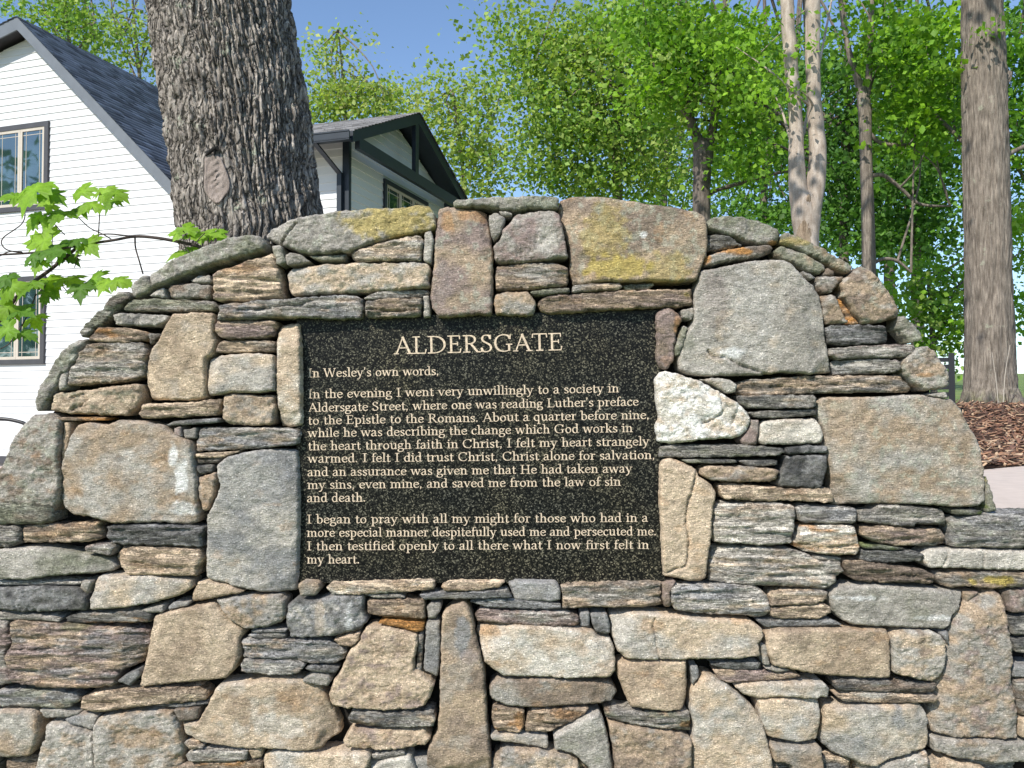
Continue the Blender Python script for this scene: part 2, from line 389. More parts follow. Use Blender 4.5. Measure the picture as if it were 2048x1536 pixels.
# kind (c = capstone, s = fieldstone), style (g smooth, l layered, r rough), tones, outline in photo pixels
ROCKS = '''
c l gr g db|235 583 258 584 264 596 240 613 225 627 207 646 175 672 163 675 154 663 175 645 200 620 217 600
c r gr g lg|168 676 170 684 160 700 136 742 122 750 115 772 104 786 95 802 80 823 71 822 70 797 76 780 90 752 108 722 125 700 150 679
c r g gr dg|260 570 287 550 297 552 305 572 295 583 269 595 262 587
c r gr g lg|297 552 315 540 350 516 400 497 450 479 495 471 522 473 529 485 525 500 500 508 467 520 412 533 375 547 317 573 305 575
c r g lg g|524 465 540 452 575 441 625 429 697 419 775 415 860 410 870 430 872 457 855 462 775 477 715 497 697 504 625 508 605 505 570 492 557 487 527 472
c g t p b|877 417 895 411 920 415 972 420 977 442 982 475 986 510 986 570 984 630 957 628 877 635 865 617 861 595 867 532 870 482 874 452
c r g gr g|907 407 915 401 955 397 1000 394 1065 391 1119 392 1118 412 1115 415 1060 414 1030 420 1005 420 995 415 967 411 925 416 909 415
s r g gr g|977 430 995 424 1010 435 1007 452 997 475 987 481 982 467
s r lg g g|997 421 1022 424 1025 429 1005 431
s r g p lg|1035 425 1057 421 1110 419 1119 427 1125 450 1132 490 1137 515 1087 521 1035 526 1000 527 990 520 988 495 1000 477 1010 455 1022 442
s l g t p|992 532 1025 529 1075 525 1110 524 1125 530 1136 535 1139 550 1135 570 1100 575 1050 579 992 581 990 560
s r t g g|990 590 1010 584 1055 584 1070 600 1072 617 1067 629 1025 630 991 629 988 610
s l t b p|1077 602 1100 591 1162 586 1250 581 1362 577 1385 576 1387 587 1385 610 1362 613 1300 615 1250 617 1175 622 1100 629 1082 622 1076 610
s l g gr g|1060 584 1100 577 1139 576 1140 584 1087 590 1070 589
s l g t g|1147 570 1187 567 1240 566 1245 574 1237 579 1187 581 1145 584
s l lg gr g|1247 570 1307 565 1309 570 1300 576 1252 580
c g t b gr|1117 412 1122 396 1140 391 1200 395 1275 406 1360 419 1392 425 1410 435 1413 457 1415 482 1412 510 1400 540 1392 562 1350 564 1300 562 1200 564 1147 570 1142 545 1139 495 1130 465 1121 432
c r gr g db|1415 445 1420 436 1450 431 1487 434 1520 441 1555 457 1562 467 1560 485 1545 489 1520 486 1475 475 1435 462 1414 456
s l g dg gr|1417 469 1435 467 1460 472 1485 490 1462 495 1430 500 1412 497 1415 480
s r g db b|1410 512 1450 501 1500 492 1535 490 1546 497 1542 506 1515 514 1460 522 1410 532 1407 520
c r gr t g|1564 470 1572 465 1600 472 1637 492 1675 515 1710 530 1707 542 1697 547 1675 540 1637 517 1600 500 1575 490 1562 485
s r g gr t|1550 500 1565 490 1600 504 1625 517 1650 530 1652 540 1640 549 1612 540 1580 522 1555 510
s r bg g g|1604 542 1622 549 1630 555 1622 560 1610 552
s r g b g|1655 535 1667 542 1670 551 1647 550
s r b g db|1632 552 1670 552 1685 555 1675 570 1662 585 1645 587 1635 572
s r t lg b|1642 592 1665 587 1672 600 1690 637 1697 644 1655 650 1647 627
s l b o t|1672 595 1685 600 1712 637 1720 647 1702 649 1685 620
c r t b lg|1677 567 1690 556 1722 532 1740 540 1762 562 1790 597 1804 620 1797 635 1775 642 1725 648 1710 630 1695 610 1682 592 1685 582
s g lg g lt|1397 557 1402 542 1435 537 1480 526 1512 522 1562 521 1577 527 1590 540 1607 557 1627 572 1640 595 1646 620 1650 655 1654 695 1660 720 1666 745 1625 749 1562 745 1525 750 1425 752 1382 750 1360 740 1357 717 1367 682 1385 645 1389 610 1391 582
s r p b p|1315 625 1327 616 1342 616 1360 630 1365 640 1355 657 1350 695 1350 720 1335 737 1322 735 1314 715 1316 682 1314 645
s r g t g|1362 620 1385 616 1390 630 1382 640 1367 637
s r lg gr g|1367 652 1377 655 1370 680 1360 710 1351 714 1350 700 1357 675
s l dg bg dg|1652 655 1661 650 1711 650 1773 651 1783 667 1783 685 1736 687 1686 691 1658 687 1655 672
s l g lg p|1658 697 1711 692 1786 689 1823 689 1832 695 1828 705 1811 714 1736 716 1676 719 1658 712
s l g bg p|1663 727 1676 721 1736 717 1786 719 1803 722 1805 737 1791 746 1711 749 1673 750 1666 737
s l g t dg|1477 767 1500 759 1575 754 1650 751 1736 751 1808 750 1818 762 1831 777 1823 785 1761 785 1661 786 1625 786 1525 791 1480 790 1476 777
c r gr g g|1798 632 1808 632 1836 657 1842 667 1841 680 1823 684 1806 667 1796 655
c r g t b|1808 722 1833 695 1853 692 1868 702 1891 732 1900 750 1898 770 1881 777 1853 782 1833 772 1813 750 1807 735
s r g lg g|1858 789 1891 784 1896 796 1868 794
c g lg t g|1638 802 1651 794 1736 794 1836 789 1868 795 1906 799 1923 817 1941 855 1958 885 1963 922 1970 965 1971 1000 1961 1012 1911 1014 1836 1009 1761 1007 1681 1012 1671 1002 1668 960 1658 915 1653 872 1641 835
s l g dg t|1477 792 1525 790 1625 790 1632 797 1632 810 1625 816 1550 817 1500 816 1480 805
s l dg g g|1497 825 1550 821 1635 819 1636 830 1575 836 1512 836
s g w lt g|1521 852 1530 842 1575 839 1632 837 1644 850 1649 875 1645 886 1575 889 1527 889 1520 880
s g p p g|1502 840 1519 840 1517 870 1512 890 1487 889 1482 880 1500 860
s r wh w lt|1312 760 1320 745 1330 742 1362 750 1400 762 1442 785 1475 805 1497 825 1502 842 1495 860 1480 875 1425 879 1410 879 1375 885 1325 886 1316 880 1312 855 1319 830 1312 800
s g lg g w|1400 759 1425 756 1462 759 1475 772 1472 785 1455 787 1435 775 1410 762
s l dg g gr|1321 895 1350 889 1425 890 1525 892 1565 896 1570 905 1550 912 1450 915 1375 915 1321 916
s l gr dg g|1365 920 1400 919 1470 920 1475 925 1425 927 1375 926
s l dg g dg|1480 922 1555 920 1555 930 1500 934
s r k bg dg|1574 895 1612 891 1654 892 1654 905 1612 907 1575 909
s r k dg bg|1572 912 1655 909 1657 925 1652 945 1647 965 1642 977 1620 977 1562 975 1555 970 1560 950 1570 935
s r t b g|1400 937 1410 932 1475 932 1550 936 1557 942 1552 957 1537 964 1475 964 1425 962 1405 950
s l lt t b|1439 972 1462 967 1550 975 1600 979 1665 976 1667 1002 1650 1005 1600 1001 1500 1002 1450 999 1441 987
s g lt lt t|1322 932 1327 920 1342 917 1375 927 1395 940 1397 952 1425 970 1434 987 1430 1012 1425 1035 1424 1075 1417 1120 1415 1160 1405 1165 1380 1164 1360 1159 1330 1155 1326 1112 1324 1062 1321 1000
s l lg w t|1430 1015 1450 1006 1525 1006 1580 1009 1591 1015 1590 1045 1587 1085 1580 1090 1525 1091 1450 1087 1432 1085 1427 1065 1429 1035
s l bg lg dg|1594 1017 1600 1011 1650 1014 1710 1016 1715 1022 1712 1045 1700 1047 1625 1046 1602 1045 1596 1032
s l lt w o|1602 1052 1650 1050 1712 1051 1717 1070 1721 1100 1710 1109 1662 1110 1612 1104 1595 1095 1591 1085 1600 1067
s l lg g lt|1425 1100 1435 1095 1500 1096 1587 1100 1612 1107 1632 1120 1685 1125 1689 1140 1690 1147 1672 1155 1675 1162 1652 1177 1600 1176 1525 1172 1450 1170 1424 1166 1421 1140
s l g dg gr|1720 1025 1751 1019 1761 1010 1793 1010 1848 1015 1898 1022 1900 1053 1861 1051 1833 1049 1833 1056 1786 1051 1736 1046 1720 1044
s l t g p|1723 1054 1761 1052 1823 1060 1886 1060 1901 1067 1902 1090 1873 1092 1798 1091 1748 1084 1726 1072
s l dg g g|1721 1102 1761 1101 1836 1102 1847 1110 1843 1122 1786 1126 1736 1124 1721 1119
s l gr ms dg|1726 1090 1761 1090 1811 1097 1786 1100 1728 1097
s l b db t|1688 1122 1711 1120 1786 1130 1848 1140 1871 1150 1868 1167 1836 1165 1761 1164 1711 1162 1698 1152 1691 1140
s g lg w g|1848 1107 1866 1097 1898 1099 1986 1100 2060 1102 2060 1140 1986 1139 1911 1137 1861 1136 1850 1125
s l g t db|1875 1147 1936 1146 2011 1145 2060 1147 2060 1172 1986 1177 1936 1172 1906 1177 1886 1172 1878 1160
d l bg g dg|1905 1036 1936 1034 1973 1028 2060 1024 2160 1022 2160 1096 1986 1096 1908 1095 1905 1072
s l gr dg ms|1906 1020 1936 1020 1966 1022 1961 1029 1911 1030
s r gr g ms|1971 950 1983 985 1996 1022 1976 1025
s g g lg gr|1661 1190 1671 1177 1686 1171 1748 1170 1836 1175 1898 1181 1930 1184 1926 1200 1916 1220 1906 1232 1901 1250 1891 1259 1836 1256 1761 1254 1711 1251 1691 1245 1671 1225 1661 1205
s r g t p|1911 1225 1931 1205 1961 1190 1993 1179 2002 1190 2008 1225 2018 1265 2025 1295 2024 1355 2035 1411 2039 1439 2041 1480 2001 1480 1973 1478 1908 1475 1874 1471 1866 1462 1868 1430 1876 1393 1878 1364 1887 1333 1896 1289 1903 1255
s r p db g|2008 1185 2023 1180 2070 1180 2070 1225 2023 1226 2011 1212
s l g dg g|2018 1235 2080 1232 2080 1272 2028 1272
s l dg g g|2026 1280 2065 1276 2065 1307 2033 1306
s g bg bg g|2028 1334 2080 1329 2080 1357 2030 1356
s l g b g|2031 1363 2070 1359 2070 1432 2044 1432 2037 1402
s g lt t g|2043 1438 2090 1437 2090 1480 2044 1477
s g lt t b|1531 1265 1540 1256 1625 1256 1700 1257 1771 1258 1779 1272 1781 1325 1782 1357 1761 1358 1711 1354 1671 1352 1618 1345 1593 1340 1545 1330 1537 1312 1532 1287
s r lg lt b|1782 1272 1793 1262 1816 1260 1861 1261 1878 1267 1888 1282 1893 1307 1886 1337 1878 1355 1866 1366 1832 1357 1795 1349 1786 1342 1783 1310
s l dg b g|1668 1364 1683 1358 1730 1363 1776 1364 1833 1366 1874 1369 1872 1376 1866 1385 1776 1383 1730 1383 1675 1381
s l g t db|1671 1391 1711 1384 1776 1386 1833 1391 1876 1393 1870 1404 1814 1405 1739 1405 1686 1402
s g lt lg w|1651 1415 1683 1411 1758 1411 1823 1408 1844 1411 1855 1424 1859 1439 1859 1477 1855 1496 1833 1503 1776 1518 1754 1531 1720 1529 1701 1520 1673 1514 1653 1496 1649 1477
s r lg g t|1868 1479 1926 1479 2001 1483 2080 1487 2080 1526 2001 1528 1945 1520 1898 1513 1872 1505 1868 1492
s g lt t t|1895 1518 1917 1526 1964 1533 2000 1560 1990 1590 1890 1590 1880 1540
s r g lg t|1776 1524 1833 1511 1853 1502 1857 1515 1851 1590 1740 1590 1745 1537
s l lg bg lt|1340 1177 1352 1170 1425 1170 1512 1172 1530 1185 1540 1197 1542 1215 1541 1235 1512 1235 1450 1230 1387 1225 1350 1220 1341 1200
s l lt t b|1545 1185 1575 1179 1655 1182 1657 1200 1625 1207 1575 1209 1541 1211
s l lt t b|1542 1217 1600 1211 1650 1207 1661 1215 1660 1225 1640 1237 1575 1237 1544 1234
s l bg dg g|1515 1242 1575 1239 1662 1239 1686 1250 1625 1254 1530 1254
s g lt lg t|1220 1229 1275 1224 1325 1227 1362 1232 1400 1236 1450 1237 1500 1242 1522 1255 1526 1270 1515 1287 1520 1310 1475 1316 1400 1317 1325 1319 1287 1320 1250 1317 1235 1302 1225 1272
s g lt w t|952 1257 975 1249 1100 1252 1182 1258 1195 1272 1222 1279 1230 1302 1231 1339 1220 1352 1150 1354 1050 1352 1005 1352 970 1327 962 1302
s l p lg b|949 1232 960 1221 1050 1223 1125 1223 1157 1232 1159 1244 1147 1254 1075 1251 1000 1248 952 1247
s g g bg g|1161 1226 1179 1224 1180 1254 1160 1254
s r bg dg g|1181 1227 1215 1226 1220 1252 1220 1268 1192 1268 1186 1254
s g t lt b|1235 1327 1262 1322 1362 1322 1373 1322 1374 1364 1372 1406 1364 1421 1325 1423 1300 1420 1262 1414 1247 1384 1235 1347
s g g b t|980 1372 995 1361 1100 1357 1162 1362 1225 1366 1236 1389 1225 1407 1150 1411 1075 1416 1012 1412 985 1399 979 1387
s l b t o|985 1412 1025 1417 1050 1421 1050 1452 1042 1466 990 1462 982 1434
s l t b lt|1057 1427 1075 1421 1150 1418 1177 1417 1172 1429 1150 1442 1120 1457 1100 1466 1050 1467 1052 1442
s g lg g gr|1107 1471 1146 1445 1176 1430 1199 1424 1208 1439 1216 1473 1221 1505 1228 1550 1220 1580 1200 1560 1156 1514 1137 1503 1111 1498
s g lg lt g|981 1471 1015 1468 1096 1473 1096 1498 1052 1490 983 1480
s r lt g b|989 1515 1015 1496 1052 1498 1099 1503 1137 1509 1156 1522 1165 1580 985 1580
s l g gr b|1210 1420 1227 1417 1300 1427 1347 1426 1379 1425 1382 1441 1381 1464 1338 1458 1300 1454 1250 1445 1212 1440
s r t b g|1217 1447 1231 1445 1324 1460 1338 1462 1381 1474 1384 1490 1382 1580 1234 1580 1226 1500
s g lg lt w|1384 1380 1401 1357 1412 1349 1427 1353 1459 1372 1480 1391 1502 1409 1519 1432 1531 1458 1536 1486 1546 1514 1555 1580 1386 1580 1384 1496 1388 1458 1382 1421 1382 1398
s l bg dg g|1422 1329 1450 1324 1523 1326 1524 1334 1516 1341 1478 1341 1435 1335
s l p t b|1429 1344 1441 1341 1525 1344 1581 1346 1604 1353 1562 1360 1506 1364 1459 1367 1439 1359
s g lg lt t|1471 1374 1487 1368 1562 1364 1647 1364 1660 1378 1656 1394 1619 1395 1562 1392 1516 1397 1487 1389
s g lt lg t|1516 1400 1562 1397 1641 1400 1644 1439 1639 1484 1600 1486 1562 1481 1538 1477 1521 1439
s g t g b|1539 1490 1581 1490 1643 1493 1647 1533 1645 1580 1592 1580 1581 1528 1549 1522
s g g g g|1521 1286 1534 1291 1540 1331 1527 1329
s g bg dg g|1382 1333 1397 1333 1399 1353 1386 1372
s g g t g|1529 1336 1553 1334 1579 1340 1553 1344
s l t g b|1122 1174 1137 1168 1325 1164 1325 1202 1330 1214 1275 1217 1200 1216 1125 1218 1125 1202
s r b p b|1325 1167 1352 1162 1347 1172 1340 1184 1340 1212 1330 1215 1325 1199
s g bg g bg|1017 1167 1030 1162 1110 1163 1122 1177 1120 1199 1112 1203 1030 1202 1022 1184
s l lt t b|882 1172 900 1163 1010 1163 1000 1174 950 1181 890 1182
s l bg dg g|838 1190 875 1186 975 1182 1015 1179 1025 1194 950 1197 850 1199
s l bg g dg|937 1204 1000 1198 1075 1204 1122 1208 1122 1218 1050 1218 975 1216
s l lt w t|652 1175 660 1165 692 1167 750 1164 870 1161 870 1180 812 1184 725 1189 665 1189
s g t g g|597 1167 607 1162 637 1164 641 1177 632 1191 600 1191
s r bg dg lg|575 1210 592 1195 625 1202 650 1195 700 1191 725 1192 727 1225 732 1245 722 1260 675 1272 637 1275 580 1276 572 1255
s l t b t|731 1202 775 1200 847 1200 851 1212 850 1237 775 1236 732 1230
s l g lg g|727 1190 800 1190 810 1196 750 1197
s r g t bg|427 1202 462 1195 525 1192 560 1191 570 1202 570 1235 560 1247 530 1256 485 1259 455 1237
s r dg g g|854 1215 862 1206 880 1207 882 1220 872 1237 857 1239
s g bg g bg|852 1242 880 1241 880 1305 875 1355 847 1342 850 1292
s l o b o|756 1245 770 1240 825 1245 849 1245 847 1262 830 1262 787 1252
s l b g b|837 1270 847 1267 842 1342 832 1342 835 1305
s r lt t p|722 1270 732 1255 750 1251 787 1255 825 1265 835 1270 835 1292 827 1337 850 1350 870 1367 862 1390 850 1412 825 1417 762 1421 700 1417 662 1412 656 1390 665 1367 687 1330 700 1300 722 1280
s l t b t|667 1280 695 1270 720 1267 717 1282 700 1292 677 1289
s l bg g t|481 1282 500 1280 600 1281 652 1282 682 1295 692 1305 685 1320 670 1329 625 1327 575 1320 482 1316
s l bg lg dg|481 1327 487 1319 600 1321 610 1330 600 1345 550 1350 481 1345
s l bg dg g|610 1336 625 1331 677 1337 672 1346 625 1344
s r g lg g|606 1360 625 1347 657 1350 661 1362 655 1374 612 1365
s l bg dg g|492 1272 550 1267 570 1270 572 1277 512 1280
s l dg bg g|500 1262 572 1260 572 1265 505 1267
s g lt t w|430 1380 440 1367 500 1365 525 1357 600 1360 637 1375 650 1395 660 1422 675 1452 677 1475 652 1487 645 1497 600 1502 550 1497 500 1497 437 1490 400 1485 364 1471 361 1447 396 1445 407 1426 420 1402
s l g dg t|695 1437 702 1425 775 1424 867 1422 872 1437 867 1452 775 1456 700 1452
s r lt t p|685 1480 700 1460 750 1461 850 1460 861 1480 847 1492 775 1501 725 1497 695 1495
s g t b g|885 1227 900 1214 927 1203 937 1214 945 1232 950 1264 962 1307 970 1347 972 1389 974 1439 980 1502 984 1580 845 1580 855 1502 875 1464 879 1414 880 1364 882 1302 884 1252
s g lg lt t|527 1512 550 1502 650 1505 735 1503 741 1512 739 1524 715 1580 525 1580 523 1525
s l g dg g|741 1513 771 1505 809 1501 809 1511 771 1520 745 1522
s g w lg g|739 1535 771 1520 818 1511 828 1530 837 1580 735 1580
s l lg g t|371 1509 394 1501 459 1499 495 1501 493 1520 450 1524 379 1524
s g lt t o|496 1499 523 1498 523 1514 504 1520
s l t b o|352 1533 375 1528 431 1526 523 1522 523 1580 350 1580
s l g t g|367 1484 390 1486 407 1496 381 1498
s g t lg g|-12 1419 65 1419 77 1432 80 1458 71 1492 62 1509 47 1516 -12 1518
s r lg g t|94 1449 116 1445 150 1458 186 1466 187 1496 190 1580 60 1580 80 1496 92 1477
s r lg t g|189 1449 197 1434 244 1426 291 1423 345 1421 351 1439 358 1449 364 1477 366 1518 360 1545 281 1575 192 1575 191 1505 187 1477
s g g bg g|122 1443 156 1430 180 1428 195 1434 187 1458 178 1460 141 1451
s r lg g g|75 1421 112 1419 157 1428 131 1436 90 1439 81 1432
s l g bg gr|-12 1383 56 1381 144 1387 157 1398 152 1409 135 1417 75 1415 8 1415 -12 1417
s l lt t b|159 1408 165 1394 187 1385 234 1381 262 1378 337 1376 384 1376 394 1377 409 1391 412 1400 375 1405 328 1408 300 1411 244 1419 197 1424 159 1421
s g db g b|347 1419 397 1415 396 1438 360 1443
s l bg g g|306 1411 412 1406 414 1410 356 1417
s l t p bg|20 1245 37 1241 125 1247 200 1255 295 1262 297 1277 292 1307 275 1330 240 1345 228 1372 150 1377 75 1374 20 1365 11 1312 17 1300 23 1287
s l g p g|-12 1240 12 1243 22 1286 10 1303 11 1318 20 1352 24 1366 -12 1376
s g t lt b|307 1232 350 1220 400 1210 425 1207 450 1230 475 1252 486 1267 477 1280 479 1315 467 1342 450 1357 375 1365 325 1370 277 1375 287 1332 297 1287
s g bg dg g|235 1362 250 1350 277 1337 279 1352 260 1372
s l g dg o|127 1237 150 1227 225 1225 287 1221 304 1230 300 1244 200 1247 150 1247 130 1245
s l lg g g|-12 1225 50 1227 120 1237 117 1244 50 1240 -12 1240
s r bg dg k|-12 1175 75 1172 155 1175 172 1190 175 1212 170 1221 100 1222 -12 1222
s l bg lg g|-12 1162 75 1162 160 1165 155 1171 75 1171 -12 1170
s g lg lt g|192 1155 200 1151 300 1152 382 1160 385 1175 362 1190 300 1207 225 1217 177 1221 177 1200 185 1182
s g lg gr w|-12 1099 62 1094 125 1100 175 1110 215 1120 227 1135 220 1145 175 1147 100 1152 50 1159 -12 1157
s l t lt db|222 1120 232 1097 275 1094 350 1096 400 1100 405 1117 397 1135 397 1152 350 1152 255 1150 237 1132
s l p lg o|172 1091 217 1087 225 1097 220 1112 172 1102
s g g o g|165 1162 185 1161 175 1187 162 1175
s l dg bg k|206 1055 225 1050 300 1049 375 1050 410 1054 402 1075 405 1094 350 1092 250 1091 220 1087 209 1077
s l t b lt|41 1062 50 1050 125 1049 197 1044 202 1057 204 1077 175 1085 100 1087 40 1086
s l g dg t|-12 1051 30 1052 40 1060 37 1087 15 1095 -12 1095
s g lt t t|382 1192 395 1165 410 1160 450 1170 487 1185 450 1192 400 1202 380 1207
s g bg g g|335 1215 345 1205 377 1204 375 1211 337 1221
s g lg g g|282 1220 327 1209 327 1224 300 1225
c r g b lg|67 830 100 827 122 842 122 875 117 925 120 950 117 987 107 1022 100 1040 50 1046 -12 1049 -40 1040 -12 950 12 925 27 880 50 847
s g lt t t|125 845 137 844 137 870 127 912 120 920 120 890
s g lg t g|140 875 155 850 175 844 215 850 237 840 275 841 325 850 342 865 385 885 387 925 394 962 396 1045 375 1049 325 1044 225 1046 175 1032 140 1032 122 1017 116 997 122 925 132 905
s r t lt gr|97 810 105 787 150 782 225 772 280 767 282 800 270 820 250 831 200 830 137 827 95 822
s l o t b|107 835 210 834 212 841 150 842 117 841
s l lg t g|135 770 137 745 157 705 170 690 200 684 282 684 290 700 286 745 285 752 250 764 200 767 150 771
s g g lg g|117 770 122 750 135 742 132 775 120 781
s l t b o|177 675 197 656 237 654 282 660 297 667 295 680 250 685 200 684 180 681
s l g db g|297 667 317 667 322 672 300 690
s r g lg dg|226 630 240 626 287 627 337 631 332 642 315 652 275 652 230 649
s l g gr t|247 617 260 600 300 597 375 599 425 602 435 615 425 621 325 621 250 622
s r g b dg|332 577 342 570 375 566 422 570 420 597 340 596
s r g lg g|297 592 312 580 327 576 330 596
s r g lg g|377 560 397 550 417 550 422 565 390 566
s g lt t g|347 627 375 626 425 625 429 642 425 662 431 682 425 707 410 717 410 745 410 757 410 795 400 800 325 800 297 799 287 775 285 745 292 722 300 700 322 672 332 650
s l lt t b|277 827 287 807 375 805 445 797 437 812 437 825 425 831 350 834 287 837
s g bg dg g|330 851 350 842 435 836 436 845 375 850
s r lt t g|445 790 462 786 512 790 545 790 549 815 546 846 537 852 455 848 444 838
s g lg lt bg|415 717 445 710 500 706 547 709 550 730 551 765 549 782 512 786 462 785 415 792 411 775 412 740
s g lt w t|555 648 595 646 600 680 601 764 602 800 601 850 575 855 555 851 553 800 550 760 552 700
s l t p b|427 650 435 642 550 641 552 652 545 672 525 677 450 679 432 667
s l t b g|432 697 440 682 500 680 550 681 550 702 500 704 432 705
s l bg lg lt|437 610 525 601 612 596 687 589 715 591 726 600 727 620 722 636 662 639 612 635 550 635 500 640 435 640 440 625
s l g lg g|727 597 755 582 855 580 860 585 850 592 800 595 737 597
s l t g b|731 602 775 597 845 595 844 612 840 632 775 635 732 634
s g g lg g|846 592 857 590 860 632 847 634
s r lg lt gr|572 540 582 534 650 527 725 525 825 524 857 527 861 540 857 555 860 575 800 580 725 584 650 587 582 589 575 577 572 560
s l lg lt t|699 507 707 502 750 490 800 477 842 470 847 480 845 505 842 522 800 520 725 522 707 520
s g g lg gr|850 466 862 461 867 480 865 505 862 527 847 522
s l lt t p|424 547 462 534 512 515 542 506 550 522 560 555 566 590 565 595 512 600 427 602 427 575
s r g gr g|542 492 560 490 572 525 555 530
s r g lg g|570 510 580 505 600 507 620 522 600 527 572 530
s g gr dg g|617 512 650 511 692 508 687 520 637 520
s l bg g t|390 885 397 854 462 856 550 855 595 859 599 872 595 890 525 896 450 900 390 902
s l lt t b|392 907 450 904 480 902 445 915 392 915
s l db t g|392 917 445 916 435 927 395 927
s r dg k g|394 931 427 930 425 945 400 949 394 942
s r t g b|395 955 430 945 432 960 427 990 415 1022 405 1020 397 995
s g bg lg g|435 930 455 915 487 905 525 899 592 900 596 950 597 1050 593 1150 591 1186 525 1187 487 1180 437 1165 412 1157 412 1100 415 1032 432 1000 442 970 436 950
s g p g g|347 857 360 853 363 874 349 872
s g dg g g|365 860 390 856 390 877 367 877
s l dg g g|1628 1112 1686 1117 1683 1124 1631 1120
s g t p g|1931 1185 1961 1185 1936 1205
s g bg dg g|1881 1266 1896 1262 1898 1290
'''
# marks that belong to single stones: (x, y, rx, ry, tone, strength)
MARKS = [(790, 440, 100, 46, 'y', .75), (1010 - 60, 430, 40, 16, 'o', .5), (895, 445, 14, 26, 'o', .5), (885, 570, 22, 45, 'p', .8),
         (1230, 535, 75, 26, 'y', .8), (1210, 470, 45, 60, 'y', .5), (1330, 540, 50, 40, 'y', .45), (1285, 472, 7, 7, 'wh', .7), (1470, 503, 34, 9, 'o', .95), (1412, 518, 9, 10, 'o', .9),
         (1545, 485, 12, 4, 'o', .9), (1590, 483, 30, 10, 'y', .5), (1465, 705, 26, 12, 'wh', .65), (1500, 620, 45, 110, 'lg', .5), (1430, 600, 30, 60, 'p', .35), (1375, 690, 16, 26, 'gr', .6),
         (1355, 650, 8, 20, 'o', .6), (1690, 630, 14, 14, 'o', .6), (350, 905, 10, 26, 'wh', .75), (366, 955, 14, 40, 'wh', .65), (372, 1015, 28, 16, 'wh', .6), (2000, 1160, 45, 9, 'y', .95), (1945, 1163, 10, 6, 'y', .9),
         (1787, 1099, 12, 4, 'ms', .9), (1958, 1026, 14, 6, 'ms', .9), (150, 1250, 30, 12, 'ms', .4), (205, 1290, 30, 30, 'bg', .55), (260, 1290, 30, 26, 'bg', .4), (925, 1265, 16, 40, 'bg', .75), (940, 1310, 16, 16, 'p', .5), (980, 1265, 26, 12, 'o', .45),
         (840, 1258, 20, 5, 'o', .8), (1375, 1448, 18, 8, 'o', .6), (1300, 1250, 26, 14, 'o', .3), (1480, 1240, 24, 8, 'o', .3), (1545, 1015, 60, 7, 'o', .35), (1790, 1430, 14, 26, 'bg', .7), (1690, 1490, 40, 24, 'bg', .6), (1735, 1505, 50, 18, 'g', .5), (590, 1390, 40, 20, 'o', .25), (560, 1450, 70, 24, 'w', .5),
         (1850, 750, 16, 4, 'o', .5), (1000, 1295, 60, 26, 'w', .45), (480, 540, 40, 14, 'o', .4), (1640, 1185, 60, 5, 'wh', .35), (1720, 1195, 60, 5, 'wh', .5), (1870, 1235, 40, 6, 'wh', .5), (1340, 1150, 12, 10, 'lt', .5), (700, 1240, 8, 40, 'wh', .4), (640, 1235, 10, 40, 'lt', .5), (500, 960, 60, 60, 'lg', .5),
         (100, 1070, 40, 8, 'o', .25), (1650, 1060, 30, 5, 'o', .4), (1695, 830, 40, 50, 't', .5), (1060, 470, 22, 40, 'p', .6), (1090, 480, 24, 30, 'w', .35), (1375, 590, 8, 6, 'y', .7), (1040, 1440, 12, 16, 'o', .7), (1130, 1428, 40, 8, 'o', .5)]
# open cracks: polylines (photo pixels), depth
CRACKS = [([(592, 448), (578, 462), (566, 478), (556, 486)], 9), ([(1414, 702), (1424, 712), (1450, 715), (1478, 730), (1500, 738), (1530, 748)], 7), ([(1394, 942), (1388, 965), (1382, 990), (1375, 1012), (1373, 1050), (1379, 1080), (1378, 1110), (1372, 1134), (1350, 1140), (1335, 1148)], 6),
          ([(1308, 1236), (1305, 1250), (1312, 1285), (1318, 1318)], 5), ([(525, 618), (570, 612), (600, 612), (624, 600)], 7), ([(480, 621), (520, 620), (560, 618)], 6), ([(1442, 788), (1445, 825), (1425, 840), (1405, 846)], 6), ([(1478, 808), (1470, 835), (1463, 850)], 4),
          ([(140, 795), (165, 788), (172, 800), (160, 812), (140, 820)], 6), ([(735, 618), (770, 622), (800, 623), (830, 618)], 8), ([(20, 1300), (60, 1298), (110, 1296)], 5), ([(1540, 775), (1620, 773), (1700, 768)], 4), ([(1898, 1100), (1896, 1115), (1890, 1132)], 4), ([(1968, 1105), (1966, 1135)], 3), ([(1690, 1150), (1730, 1152), (1760, 1160)], 5), ([(1800, 1148), (1830, 1152), (1868, 1160)], 5)]

def densify(poly, step):
    out = []
    n = len(poly)
    for i in range(n):
        a, b = poly[i], poly[(i + 1) % n]
        k = max(1, int(round(np.hypot(*(b - a)) / step)))
        for j in range(k): out.append(a + (b - a) * j / k)
    return np.array(out)

def chaikin(poly, q=.25):
    out = []
    n = len(poly)
    for i in range(n):
        a, b = poly[i], poly[(i + 1) % n]
        out += [a + (b - a) * q, a + (b - a) * (1 - q)]
    return np.array(out)

def segdist(pts, poly):
    d = np.full(len(pts), 1e9)
    A = poly; B = np.roll(poly, -1, 0)
    for a, b in zip(A, B):
        ab = b - a; t = ((pts - a) @ ab) / max(1e-9, ab @ ab)
        t = np.clip(t, 0, 1)[:, None]
        d = np.minimum(d, np.hypot(*(pts - (a + t * ab)).T))
    return d

def linedist(pts, line):
    d = np.full(len(pts), 1e9)
    line = np.array(line, float)
    for a, b in zip(line[:-1], line[1:]):
        ab = b - a; t = np.clip(((pts - a) @ ab) / (ab @ ab), 0, 1)[:, None]
        d = np.minimum(d, np.hypot(*(pts - (a + t * ab)).T))
    return d

